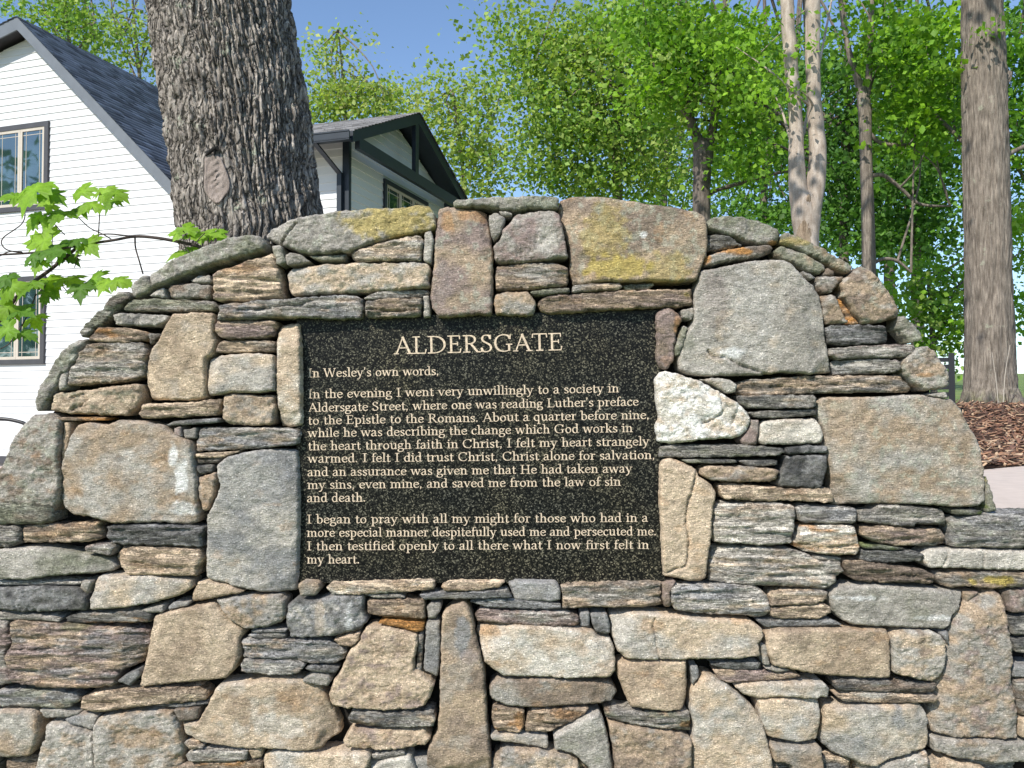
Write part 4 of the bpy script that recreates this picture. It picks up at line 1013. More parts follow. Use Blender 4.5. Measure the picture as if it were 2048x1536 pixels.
def siding(O, e, out, poly, expo, mat, parent, name='siding'):
    """lapped boards on a wall polygon (s,z); e along the wall, out towards the viewer"""
    zs = [z for _, z in poly]; z = min(zs); top = max(zs)
    V, Fc = [], []
    while z < top - .005:
        z1 = min(z + expo, top)
        a = hull_iv(poly, z + .0005); b = hull_iv(poly, z1 - .0005)
        if a and b:
            k = len(V)
            for (s0, zz, d) in ((a[0], z, .019), (a[1], z, .019), (b[1], z1, .003), (b[0], z1, .003), (a[0], z, 0.), (a[1], z, 0.)):
                V.append(O + e * s0 + np.array((0, 0, zz - O[2])) + out * d)
            Fc += [(k, k + 1, k + 2, k + 3), (k + 4, k + 5, k + 1, k)]
        z = z1
    return mk(name, V, Fc, mat, parent)

def shingles(A, B, along, L, parent, nrm, seed, expo=.14, tab=.3, base=(.15, .165, .205)):
    """courses from the eave B up to the ridge A; `along` is the unit direction of the course"""
    r = np.random.default_rng(seed)
    up = (A - B); ln = np.linalg.norm(up); up = up / ln
    V, Fc, T = [], [], []
    n = int(ln / expo) + 1
    for i in range(n):
        x = -r.uniform(0, tab)
        a0 = i * expo; a1 = min(ln, a0 + expo * 1.05)
        if a0 >= ln: break
        while x < L:
            w_ = tab * r.choice([.5, .75, 1.0, 1.2]); xa, xb = max(0, x), min(L, x + w_)
            if xb > xa + .01:
                k = len(V); lift = .018 + r.uniform(0, .008)
                for (xx, aa, d) in ((xa, a0, lift), (xb - .006, a0, lift), (xb - .006, a1, .006), (xa, a1, .006), (xa, a0, 0), (xb - .006, a0, 0)):
                    V.append(B + along * xx + up * aa + nrm * d)
                t = r.choice([.55, .8, 1.0, 1.2, 1.45]) * r.uniform(.9, 1.1)
                T += [[c * t for c in base]] * 6
                Fc += [(k, k + 1, k + 2, k + 3), (k + 4, k + 5, k + 1, k)]
            x += w_
    return mk('shingles', V, np.array(Fc), M_SHINGLE, parent, False, np.array(T))

def window(O, e, out, s0, s1, z0, z1, parent, trim, trimmat, panes, tw=.1, mull=.05):
    """trim surround, tan sash per pane, glass, grille lines near the sash edge"""
    f = MB()
    for a, b in (((s0, z1 - tw), (s1, z1)), ((s0, z0), (s1, z0 + tw)), ((s0, z0 + tw), (s0 + tw, z1 - tw)), ((s1 - tw, z0 + tw), (s1, z1 - tw))):
        f.boxf(O, e, ZD, out, (a[0], a[1] - O[2], .0), (b[0], b[1] - O[2], .062))
    w_ = f.done('window', trimmat, parent)
    si0, si1, zi0, zi1 = s0 + tw, s1 - tw, z0 + tw, z1 - tw
    pw = (si1 - si0) / panes
    g = MB(); fr = MB(); gr = MB()
    for i in range(panes):
        a, b = si0 + i * pw, si0 + (i + 1) * pw
        for q0, q1 in (((a, zi1 - mull), (b, zi1)), ((a, zi0), (b, zi0 + mull)), ((a, zi0 + mull), (a + mull, zi1 - mull)), ((b - mull, zi0 + mull), (b, zi1 - mull))):
            fr.boxf(O, e, ZD, out, (q0[0] + .002, q0[1] - O[2], -.02), (q1[0] - .002, q1[1] - O[2], .05))
        a += mull; b -= mull; c, d = zi0 + mull, zi1 - mull
        g.boxf(O, e, ZD, out, (a, c - O[2], .025), (b, d - O[2], .031))
        gi = .085
        for q0, q1 in (((b - gi, c), (b - gi + .012, d)), ((a + gi, c), (a + gi + .012, d)), ((a, d - gi), (b, d - gi + .012)), ((a, c + gi), (b, c + gi + .012))):
            gr.boxf(O, e, ZD, out, (q0[0], q0[1] - O[2], .0315), (q1[0], q1[1] - O[2], .035))
    fr.done('sash', M_TAN, w_); g.done('pane', M_GLASS, w_); gr.done('grille', M_TAN, w_)
    return w_

# left house: gable towards us
OA = P(100, 330, 18.0)
def fa(px, py, t=0.):
    q = on_plane(px, py, OA + VD * t, VD) - OA
    return float(np.dot(q, U)), float(q[2] + OA[2])
ZB = fa(10, 912)[1]
hA = thing('house', OA * np.array((1, 1, 0)) + np.array((0, 0, .3)), 'white clapboard house with a steep shingled gable, left of the big trunk', 'house', 'white clapboard houses')
OV = .38
apo = fa(34, 34, -OV); rpo = fa(355, 376, -OV); lpo = fa(0, 51, -OV)
slr = (rpo[1] - apo[1]) / (rpo[0] - apo[0]); sll = (apo[1] - lpo[1]) / (apo[0] - lpo[0])
sR = apo[0] + 4.25; sL = apo[0] - 3.9
zR = apo[1] + slr * (sR - apo[0]); zL = apo[1] - sll * (apo[0] - sL)
bh = .27
body = [(sL + .35, ZB), (sR - .25, ZB), (sR - .25, zR - bh + .25 * -slr - .02), (apo[0], apo[1] - bh), (sL + .35, zL - bh + .35 * sll - .02)]
siding(OA, U, -VD, body, .152, M_SIDING, hA)
m = MB(); m.prism([OA + U * s_ + ZD * (z_ - OA[2]) + VD * .02 for s_, z_ in body], VD * 8.2); m.done('wall', M_SIDING, hA)
m = MB(); m.boxf(OA, U, ZD, -VD, (sL + .34, ZB - .16 - OA[2], -.01), (sR - .24, ZB - OA[2], .03)); m.done('skirt_board', M_TRIMDK, hA)
m = MB(); m.boxf(OA, U, ZD, VD, (sL + .4, -.2 - OA[2], .03), (sR - .3, ZB - .16 - OA[2], 8.1)); m.done('foundation', M_FOUND, hA)
apx = OA + U * apo[0] + ZD * (apo[1] - OA[2]); erx = OA + U * sR + ZD * (zR - OA[2]); elx = OA + U * sL + ZD * (zL - OA[2])
m = MB()
for a_, b_ in ((apx, erx), (elx, apx)):
    pr = [a_, b_, b_ - ZD * bh, a_ - ZD * bh]
    m.prism([q - VD * OV for q in pr], VD * .035)
m.done('rake_board', M_FASCIA, hA)
m = MB()
for a_, b_ in ((apx, erx), (elx, apx)):
    pr = [a_ - ZD * .01, b_ - ZD * .01, b_ - ZD * .14, a_ - ZD * .14]
    m.prism([q - VD * (OV - .037) for q in pr], VD * (8.6 + OV))
rfA = m.done('roof', M_TRIMDK, hA)
nr_ = np.cross(apx - erx, VD); nr_ /= np.linalg.norm(nr_); nr_ = nr_ if nr_[2] > 0 else -nr_
shingles(apx - VD * (OV + .03), erx - VD * (OV + .03), VD, 8.6 + OV, rfA, nr_, 4)
nl_ = np.cross(apx - elx, VD); nl_ /= np.linalg.norm(nl_); nl_ = nl_ if nl_[2] > 0 else -nl_
shingles(apx - VD * (OV + .03), elx - VD * (OV + .03), VD, 8.6 + OV, rfA, nl_, 5)
wr, wt = fa(101, 243); _, wb = fa(100, 418)
window(OA, U, -VD, wr - 1.55, wr, wb, wt, hA, None, M_TRIMDK, 2, .105, .062)
wr2, wt2 = fa(94, 560); _, wb2 = fa(93, 728)
window(OA, U, -VD, wr2 - 1.55, wr2, wb2, wb2 + (wt - wb), hA, None, M_TRIMDK, 2, .105, .062)

# right house: gable end with a king-post truss
PC = P(697, 283, 15.3)
hB = thing('house', np.array((PC[0], PC[1], .4)), 'white clapboard house end with a navy truss gable, right of the big trunk', 'house', 'white clapboard houses')
def fb(px, py, s=0.):
    q = on_plane(px, py, PC + U * s, U) - PC
    return float(np.dot(q, VD)), float(q[2] + PC[2])
OH = .46
b0 = fb(706, 275, OH); b1 = fb(935, 396, OH); ap = fb(838, 226, OH); bt = fb(716, 262, OH)
bz = (b0[1] + b1[1]) / 2
half = max(ap[0] - b0[0], .6); 
e0 = (ap[0] - half, bz); e1 = (b1[0] + .12, bz)
ZE = PC[2]
width = e1[0] - .35
ridge = ap
WBASE = .42
gpoly = [(0, WBASE), (e1[0] - .45, WBASE), (e1[0] - .45, ZE + .02), (ridge[0], ridge[1] - .28), (0, ZE + .02)]
siding(PC, VD, U, gpoly, .152, M_SIDING, hB)
LB = 3.3
siding(PC - U * LB, U, -VD, [(0, WBASE), (LB, WBASE), (LB, ZE), (0, ZE)], .152, M_SIDING, hB)
m = MB(); m.prism([PC + VD * t + ZD * (z - PC[2]) - U * .02 + VD * (.02 if t < .1 else -.02) for t, z in gpoly], -U * (LB - .1)); m.done('wall', M_SIDING, hB)
m = MB()
m.boxf(PC, U, ZD, VD, (-.10, WBASE - PC[2], -.035), (.03, 0.02, -.018)); m.boxf(PC, U, ZD, VD, (.018, WBASE - PC[2], -.017), (.034, .02, .05))
m.done('corner_board', M_NAVY, hB)
def tb(t, z, s): return PC + VD * t + U * s + ZD * (z - PC[2])
rk = .22
m = MB()
for a_, b_ in ((e0, ridge), (ridge, e1)):
    m.prism([tb(*a_, OH), tb(*b_, OH), tb(b_[0], b_[1] - rk, OH), tb(a_[0], a_[1] - rk * (1 if a_ is ridge else .9), OH)], -U * .06)
m.done('rake_board', M_NAVY, hB)
m = MB(); m.boxf(PC, VD, ZD, U, (e0[0] + .25, bz - .24 - PC[2], OH - .10), (e1[0] - .25, bz - .03 - PC[2], OH - .005)); m.done('tie_beam', M_NAVY, hB)
m = MB(); m.boxf(PC, VD, ZD, U, (ridge[0] - .13, bz - .03 - PC[2], OH - .095), (ridge[0] + .03, ridge[1] - .2 - PC[2], OH - .012)); m.done('king_post', M_NAVY, hB)
m = MB()
for a_, b_ in ((e0, ridge), (ridge, e1)):
    m.prism([tb(a_[0], a_[1] - .012, OH - .062), tb(b_[0], b_[1] - .012, OH - .062), tb(b_[0], b_[1] - .12, OH - .062), tb(a_[0], a_[1] - .12, OH - .062)], -U * (LB + OH - .1))
rfB = m.done('roof', M_NAVY, hB)
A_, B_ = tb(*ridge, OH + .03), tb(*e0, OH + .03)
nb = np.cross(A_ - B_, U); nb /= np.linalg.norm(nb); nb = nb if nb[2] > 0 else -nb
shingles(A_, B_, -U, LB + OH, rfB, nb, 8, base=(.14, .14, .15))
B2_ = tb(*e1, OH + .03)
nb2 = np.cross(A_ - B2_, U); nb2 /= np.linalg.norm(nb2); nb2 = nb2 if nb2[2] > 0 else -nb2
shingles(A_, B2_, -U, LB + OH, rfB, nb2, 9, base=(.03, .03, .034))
m = MB()                                                     # gutter along the eave and the downspout at the corner
g0 = e0[0] - .10
m.boxf(PC, U, ZD, VD, (-LB, bz - .16 - PC[2], g0), (OH - .02, bz - .02 - PC[2], g0 + .03)); m.boxf(PC, U, ZD, VD, (-LB, bz - .17 - PC[2], g0), (OH - .02, bz - .14 - PC[2], g0 + .12))
m.boxf(PC, U, ZD, VD, (-LB, bz - .03 - PC[2], g0 - .012), (OH - .02, bz - .005 - PC[2], g0 + .01))
gut = m.done('gutter', M_NAVY, hB)
m = MB(); d0 = tb(g0 + .06, bz - .17, -.25); d1 = tb(-.08, bz - .55, -.12); d2 = tb(-.08, WBASE, -.12)
for p0, p1 in ((d0, d1), (d1, d2)):
    q = .045
    m.hexa([p0 + U * -q + VD * -q, p0 + U * q - VD * q, p0 + U * q + VD * q, p0 - U * q + VD * q, p1 + U * -q + VD * -q, p1 + U * q - VD * q, p1 + U * q + VD * q, p1 - U * q + VD * q])
m.done('downspout', M_NAVY, hB)
w0, wzt = fb(765, 357); w1, _ = fb(852, 408)
window(PC, VD, U, w0, w1, wzt - 1.45, wzt, hB, None, M_NAVY, 3, .09, .05)
m = MB(); m.boxf(PC, U, ZD, VD, (-LB + .05, -.2 - PC[2], .03), (-.05, WBASE - PC[2], e1[0] - .5)); m.done('foundation', M_FOUND, hB)

# ------------------------------------------------------------------ trees
def tube_mesh(pts, rad, seg=16, amp=0., freq=(9., 3.), seed=0, cap=True, sub=1):
    """tapered tube along 3d points with optional bark relief; returns V, quads, tone"""
    pts = np.array(pts, float); rad = np.array(rad, float)
    if sub > 1:
        t = np.arange(len(pts)); tt = np.linspace(0, len(pts) - 1, (len(pts) - 1) * sub + 1)
        def cr(a):
            a = np.asarray(a); o = []
            for u in tt:
                i = min(int(u), len(a) - 2); f = u - i
                p0 = a[max(i - 1, 0)]; p1 = a[i]; p2 = a[i + 1]; p3 = a[min(i + 2, len(a) - 1)]
                o.append(.5 * (2 * p1 + (p2 - p0) * f + (2 * p0 - 5 * p1 + 4 * p2 - p3) * f * f + (3 * p1 - p0 - 3 * p2 + p3) * f ** 3))
            return np.array(o)
        pts, rad = cr(pts), np.maximum(cr(rad), .001)
    n = len(pts)
    tg = np.gradient(pts, axis=0); tg /= np.linalg.norm(tg, axis=1)[:, None]
    ref = np.array((0., 1., 0.)) if abs(tg[0][1]) < .9 else np.array((1., 0., 0.))
    V = np.zeros((n, seg, 3)); rel = np.zeros((n, seg))
    ln = np.concatenate([[0], np.cumsum(np.linalg.norm(np.diff(pts, axis=0), axis=1))])
    th = np.arange(seg) / seg * 2 * math.pi
    for i in range(n):
        a = np.cross(ref, tg[i]); a /= np.linalg.norm(a); b = np.cross(tg[i], a)
        V[i] = pts[i] + (a[None] * np.cos(th)[:, None] + b[None] * np.sin(th)[:, None]) * rad[i]
        rel[i] = ln[i]
    if amp:
        T, L = np.meshgrid(th, ln)
        R = rad[:, None]
        u = T * rad.mean()
        wv = (fbm(u * 6, L * 4, seed + 3, 3) - .5)
        uu = u * freq[0] + wv * 2.4
        LL = L * freq[1]
        n1 = fbm(uu, LL, seed, 3)
        ridge = 1 - np.abs(n1 - .5) * 5                      # deep narrow furrows where n1 crosses .5
        ridge = np.clip(ridge, 0, 1)
        n2 = fbm(uu * 2.3, LL * 2.4, seed + 9, 3)
        cross_ = np.clip(1 - np.abs(fbm(u * freq[0] * .7, L * freq[1] * 3.2, seed + 15, 3) - .5) * 8, 0, 1) * .5
        plate = (n2 - .5) * 1.1
        d = amp * (plate - ridge * 1.15 - cross_ * .8 + .3)
        C = pts[:, None, :]
        V = C + (V - C) * (1 + d[..., None] / R[..., None])
    V = V.reshape(-1, 3)
    i = np.arange(n - 1)[:, None] * seg; j = np.arange(seg)[None]
    Q = np.stack([i + j, i + (j + 1) % seg, i + seg + (j + 1) % seg, i + seg + j], -1).reshape(-1, 4)
    return V, Q

class TB:
    def __init__(s): s.V = []; s.Q = []; s.k = 0
    def add(s, *a, **k):
        V, Q = tube_mesh(*a, **k); s.V.append(V); s.Q.append(Q + s.k); s.k += len(V)
    def done(s, name, mat, parent):
        V = np.vstack(s.V)
        return mk(name, V, np.vstack(s.Q), mat, parent, True, np.ones((len(V), 3)))

def pxs(lst, Y):
    """[(px, py, width px)] -> points, radii"""
    return [P(a, b, Y + (q[3] if len(q) > 3 else 0)) for q in lst for a, b in [q[:2]]], [q[2] / 2 / F * Y for q in lst]

def leaves(blobs, Y, size, tones, parent, seed, name='crown', per=34, cl=.30, mat=None, droop=.3):
    """blobs: (px, py, rx, ry, depth radius m, count[, y offset]); clumps of small folded leaves"""
    r = np.random.default_rng(seed)
    if per >= 16 and name == 'crown': per = int(per * 1.9); cl = cl * 1.3
    Cs, Ns, Sg = [], [], []
    for b in blobs:
        cx, cy, rx, ry, dr, n = b[:6]; dy = b[6] if len(b) > 6 else 0
        k = max(1, int(n / per))
        p = r.normal(0, 1, (k, 3)); p /= np.linalg.norm(p, axis=1)[:, None]; p *= (r.random((k, 1)) ** .45)
        for q in p:
            Cs.append(P(cx + q[0] * rx, cy + q[1] * ry, Y + dy + q[2] * dr)); Sg.append(cl * r.uniform(.6, 1.4))
    Cs = np.array(Cs); Sg = np.array(Sg)
    nC = len(Cs)
    c = np.repeat(Cs, per, 0); sg = np.repeat(Sg, per)
    n = len(c)
    off = r.normal(0, 1, (n, 3)) * sg[:, None] * np.array((1, 1, .40))
    c = c + off
    nrm = r.normal(0, 1, (n, 3)) + np.array((-.15, -.35, .75)); nrm /= np.linalg.norm(nrm, axis=1)[:, None]
    d = r.normal(0, 1, (n, 3)) + np.array((0, 0, -droop)); d -= nrm * np.sum(d * nrm, 1)[:, None]; d /= np.maximum(1e-6, np.linalg.norm(d, axis=1))[:, None]
    s = np.cross(nrm, d)
    L = size * r.uniform(.5, 1.4, n)[:, None]; W = L * .42
    V = np.stack([c - d * L * .5, c + s * W * .9 + nrm * L * .10 - d * L * .05, c + d * L * .5, c - s * W * .9 + nrm * L * .10 - d * L * .05, c + d * L * .02], 1).reshape(-1, 3)
    b = np.arange(n)[:, None] * 5
    T3 = np.concatenate([b + np.array([[0, 1, 4]]), b + np.array([[1, 2, 4]]), b + np.array([[2, 3, 4]]), b + np.array([[3, 0, 4]])], 0)
    tn = np.array(tones)
    ci = r.integers(0, len(tn), nC)
    t = tn[np.repeat(ci, per)] * .65 + tn[r.integers(0, len(tn), n)] * .35
    t = t * r.uniform(.75, 1.25, (n, 1))
    tone = np.repeat(t, 5, 0)
    o = mk(name, V, T3, mat or M_LEAF, parent, False, tone)
    return o, Cs

LIME = [(.20, .38, .025), (.26, .45, .035), (.15, .31, .025)]
GREEN = [(.10, .23, .03), (.15, .31, .04), (.07, .17, .025)]
DEEP = [(.085, .19, .035), (.13, .27, .045), (.06, .145, .03)]
PALE = [(.33, .42, .10), (.27, .38, .08), (.40, .43, .14), (.21, .33, .07)]
MIX = [(.19, .34, .06), (.26, .39, .075), (.15, .28, .05), (.31, .39, .10)]

def limbs(tb, start, r0, targets, seed, n=6, Yj=.2):
    r = np.random.default_rng(seed)
    if len(targets) == 0: return
    for q in targets[r.permutation(len(targets))[:n]]:
        a = np.array(start[r.integers(0, len(start))]); b = np.array(q)
        mid = (a + b) / 2 + r.normal(0, .12, 3) * np.linalg.norm(b - a) + np.array((0, 0, .08)) * np.linalg.norm(b - a)
        tb.add([a, mid, b], [r0, r0 * .6, r0 * .2], seg=6, sub=4)

def tree(name, label, Y, stems, blobs, size, tones, barkmat, seed, nl=10, per=34, cl=.3, group=None, amp=.0, freq=(9, 3), seg=14, baseZ=None, lr=None):
    base = P(stems[0][0][0], stems[0][0][1], Y)
    gz_ = float(tz(base[0], Y)) if baseZ is None else baseZ
    t = thing(name, (base[0], Y, gz_), label, 'tree', group)
    tb = TB()
    pts0 = None
    for k, st in enumerate(stems):
        p, r_ = pxs(st, Y)
        if k == 0 and p[0][2] > gz_:
            p = [np.array((p[0][0], p[0][1], gz_ - .08))] + p; r_ = [r_[0] * 1.25] + r_
        tb.add(p, r_, seg=seg, sub=6 if not amp else 10, amp=amp, freq=freq, seed=seed + k)
        if k == 0: pts0 = p
    tops = [pxs(st, Y)[0][-1] for st in stems] + [pxs(st, Y)[0][len(st) // 2] for st in stems]
    tb.done('trunk', barkmat, t)
    if blobs:
        o, Cs = leaves(blobs, Y, size, tones, t, seed, per=per, cl=cl)
        lb = TB(); limbs(lb, tops, (lr or stems[0][-1][2] / 2 / F * Y * .55), Cs, seed + 5, nl)
        if lb.V: lb.done('limbs', barkmat, t)
    return t

# --- the big maple behind the wall, bare trunk in view, crown above the frame
BY = 4.0
bt_ = thing('maple_tree', (P(505, 470, BY)[0] + .03, BY, .95), 'massive maple trunk with deeply furrowed grey bark and a healed oval scar, behind the wall', 'tree')
pp = [(515, 760, 330), (512, 620, 300), (508, 490, 281), (499, 420, 280), (489, 350, 280), (481, 280, 281), (472, 210, 281), (460, 140, 280), (449, 70, 278), (438, 0, 274), (428, -80, 270), (408, -480, 235), (405, -900, 190), (420, -1400, 120), (430, -1900, 40)]
p, r_ = pxs(pp, BY)
p = [np.array((p[0][0] + .02, BY, .8))] + p; r_ = [r_[0] * 1.18] + r_
Vt, Qt = tube_mesh(p, r_, seg=560, sub=40, amp=.021, freq=(60., 6.), seed=31)
V0, _ = tube_mesh(p, r_, seg=560, sub=40)
kx = 1024 + (Vt[:, 0] / Vt[:, 1]) * F * cp; ky = HOR - (Vt[:, 2] - H) / Vt[:, 1] * F
em = np.clip((1.32 - np.hypot((kx - 432 - (ky - 357) * .1) / 30, (ky - 357) / 58)) * 3.2, 0, 1)[:, None] * (Vt[:, 1] < BY)[:, None]
Vt = Vt * (1 - em) + (V0 + (Vt - V0) * .12) * em           # bark calms down round the healed scar
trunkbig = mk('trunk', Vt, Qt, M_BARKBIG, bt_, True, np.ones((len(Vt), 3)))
lb = TB(); rr = np.random.default_rng(3)
crown_c = []
for k in range(12):
    a = k * 2.4; z0 = 5.2 + (k % 6) * .7
    q0 = np.array((P(405, -900, BY)[0], BY, z0)); L = rr.uniform(1.8, 3.0)
    q2 = q0 + np.array((math.cos(a) * L, abs(math.sin(a)) * L * .9 + .2 * math.sin(a), 1.5)); q1 = (q0 + q2) / 2 + np.array((0, 0, .35))
    lb.add([q0, q1, q2], [.09, .06, .02], seg=8, sub=4); crown_c += [q1, q2, q2 + rr.normal(0, .5, 3)]
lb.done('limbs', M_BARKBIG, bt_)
bl = []
for q in crown_c:
    dY = q[1]
    pxx = 1024 + q[0] / (dY * cp) * F; pyy = HOR - (q[2] - H) / dY * F
    bl.append((pxx, pyy, 180, 150, .5, 110, dY - BY))
leaves(bl, BY, .13, LIME + GREEN, bt_, 5, per=22, cl=.4)
# healed branch scar: an oval of smooth callus with near-black tubes on top, the hollow's shade painted as colour
sc_o = P(434, 352, BY)
def trunk_front(px, py):
    cx = np.interp(py, [0, 200, 340, 470], [438, 470, 488, 507]); rw = np.interp(py, [0, 200, 340, 470], [137, 140.5, 140, 140])
    R = rw / F * BY; y = BY - R
    for _ in range(4): y = BY - math.sqrt(max(0, R * R - ((px - 1024) / F * y - (cx - 1024) / F * BY) ** 2))
    return y
V, Fc = [], []
nr, na = 16, 40
for i in range(nr + 1):
    for j in range(na):
        q = i / nr; a = 2 * math.pi * j / na
        wob = 1 + .08 * math.sin(3 * a + 1) + .05 * math.sin(5 * a)
        px = 432 + math.cos(a) * 26 * q * wob + math.sin(a) * 5 * q; py = 357 + math.sin(a) * 52 * q * wob
        yb = trunk_front(px, py)
        rim = math.exp(-((q - .88) / .09) ** 2) * .004
        fold = .0028 * math.sin(py / 2.2 + 2.2 * math.cos(a) + px * .2) * (1 - q * .6) + .006 * (float(fbm(px / 9, py / 6, 3, 3)) - .5) + .006 * math.exp(-((py - 343 + 4 * math.cos((px - 432) / 8)) / 3) ** 2) * (1 - q * .8) - .005 * math.exp(-((px - 438) / 3.5) ** 2 - ((py - 330) / 14) ** 2)
        y = yb - .009 - rim - fold + (.03 if q > .97 else 0)
        V.append(P(px, py, y))
for i in range(nr):
    for j in range(na):
        Fc.append((i * na + j, i * na + (j + 1) % na, (i + 1) * na + (j + 1) % na, (i + 1) * na + j))
mk('branch_scar', V, np.array(Fc), M_SCAR, bt_, True, np.ones((len(V), 3)))
hb = TB()
for (x0, y0, x1, y1, w0, w1) in ((419, 304, 432, 295, 7, 9), (432, 295, 437, 300, 9, 5), (411, 312, 421, 302, 3, 8), (429, 300, 428, 312, 5, 2)):
    hb.add([P(x0, y0, trunk_front(x0, y0) - .016), P(x1, y1, trunk_front(x1, y1) - .016)], [w0 / 2 / F * BY, w1 / 2 / F * BY], seg=8, sub=3)
M_HOLE = plain('hollow_shade', (.008, .007, .006), .95, .2, 20)
hb.done('hollow', M_HOLE, bt_)

# --- trees on the right, nearest first
T8 = tree('maple_tree', 'thick straight grey trunk rising from the mulch bed at the right edge', 8.0,
     [[(1985, 835, 150), (1983, 812, 122), (1981, 785, 104), (1980, 750, 94), (1977, 560, 87), (1972, 330, 84), (1968, 160, 82), (1964, 0, 76), (1962, -250, 70), (1966, -700, 52), (1970, -1200, 20)], [(1990, 190, 30), (2006, 160, 26), (2014, 142, 18)]],
     [(1990, 58, 44, 14, .2, 48, -.35), (1890, 140, 60, 30, .4, 400, .3), (1900, -300, 400, 200, 1.2, 1600, 2.4), (2100, -700, 400, 260, 1.4, 1400, 2.4)], .068, LIME + [(.07, .16, .02)], M_BARKGREY, 201, nl=5, per=12, cl=.13, amp=.013, freq=(40, 6), seg=160, lr=.022)
tk = [c for c in T8.children if c.name.startswith('trunk')][0].data
co = np.zeros(len(tk.vertices) * 3, np.float32); tk.vertices.foreach_get('co', co); co = co.reshape(-1, 3) + ROOT[T8.name]
kx = 1024 + co[:, 0] / co[:, 1] * F * cp; ky = HOR - (co[:, 2] - H) / co[:, 1] * F
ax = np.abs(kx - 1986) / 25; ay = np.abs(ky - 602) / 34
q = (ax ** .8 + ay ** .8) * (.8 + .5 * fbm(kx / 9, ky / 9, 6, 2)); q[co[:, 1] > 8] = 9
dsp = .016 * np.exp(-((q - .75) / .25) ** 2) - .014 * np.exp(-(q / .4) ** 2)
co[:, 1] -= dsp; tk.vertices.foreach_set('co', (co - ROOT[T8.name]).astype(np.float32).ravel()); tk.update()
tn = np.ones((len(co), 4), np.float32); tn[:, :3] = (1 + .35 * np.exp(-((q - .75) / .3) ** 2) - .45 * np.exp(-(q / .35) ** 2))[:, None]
mo = np.clip((fbm(kx / 7, ky / 7, 12, 3) - .42) * 4, 0, 1) * sstep(770, 812, ky); tn[:, :3] = tn[:, :3] * (1 - mo[:, None] * .6) + np.array((.75, .95, .45)) * mo[:, None] * .6   # moss on the root flare
tk.color_attributes['tone'].data.foreach_set('color', tn.ravel())
T6 = tree('beech_tree', 'pale smooth twin-stemmed tree just behind the wall top', 7.0,
     [[(1613, 640, 60), (1613, 520, 50), (1613, 470, 48), (1612, 440, 56), (1606, 410, 50), (1597, 380, 38), (1593, 328, 32), (1592, 260, 28), (1588, 200, 27), (1580, 100, 27), (1574, 0, 26), (1566, -300, 22), (1560, -700, 12)],
      [(1614, 445, 50), (1620, 410, 48), (1629, 380, 40), (1635, 330, 36), (1635, 290, 34), (1629, 220, 30), (1626, 150, 29), (1625, 0, 30), (1628, -300, 24), (1640, -700, 12)]],
     [(1490, 75, 75, 50, .5, 620, .2), (1520, 185, 34, 40, .3, 260, -.1), (1602, 190, 14, 34, .15, 48, -.25), (1604, 100, 12, 40, .15, 32, -.25), (1450, 110, 60, 50, .4, 320, .4), (1590, -300, 300, 160, 1.0, 900, 2.2)], .055, LIME, M_BARKPALE, 202, nl=6, per=16, cl=.11, seg=40, amp=.004, freq=(12, 3), lr=.014)
# rough scaly plate below the fork of the twin stems
V, Fc = [], []
for i in range(25):
    for j in range(13):
        v = i / 24; u = j / 12 * 2 - 1
        py = 388 + v * 100; wpx = 2 + 23 * v ** .8
        px = 1618 - v * 6 + u * wpx
        yb = 7.0 - math.sqrt(max(0, .100 ** 2 - ((px - 1614) / F * 7.0) ** 2)) + .006 + abs(u) ** 4 * .02
        V.append(P(px, py, yb - .016 * float(fbm(px / 2.2, py / 4.5, 8, 3))))
for i in range(24):
    for j in range(12): Fc.append((i * 13 + j, i * 13 + j + 1, (i + 1) * 13 + j + 1, (i + 1) * 13 + j))
mk('scaly_patch', V, np.array(Fc), M_BARKSCALY, T6, True, np.ones((len(V), 3)))
T7 = tree('maple_tree', 'slender grey trunk forking high up, between the twin stems and the thick trunk', 9.0,
     [[(1740, 660, 32), (1738, 560, 28), (1736, 440, 25), (1733, 350, 24), (1731, 270, 24), (1728, 205, 26), (1716, 160, 15), (1702, 120, 12), (1688, 50, 10), (1672, -60, 8)], [(1728, 215, 20), (1737, 160, 14), (1741, 80, 12), (1743, 0, 11), (1745, -120, 9)],
      [(1738, 265, 9), (1760, 285, 8), (1800, 290, 7), (1850, 285, 5), (1910, 262, 3)], [(1736, 355, 9), (1765, 350, 8), (1800, 375, 7), (1840, 408, 6), (1900, 412, 4)], [(1742, 530, 8), (1765, 518, 7), (1795, 522, 6), (1822, 545, 4)]],
     [(1800, 110, 90, 66, .8, 1700), (1840, 210, 80, 66, .7, 1800), (1870, 60, 50, 46, .6, 800), (1760, 20, 60, 40, .6, 600), (1850, 300, 60, 30, .5, 500), (1760, -250, 300, 150, 1.0, 800, 2.0)], (.074), LIME + LIME + GREEN, M_BARKGREY, 203, nl=10, per=22, cl=.17, lr=.014)
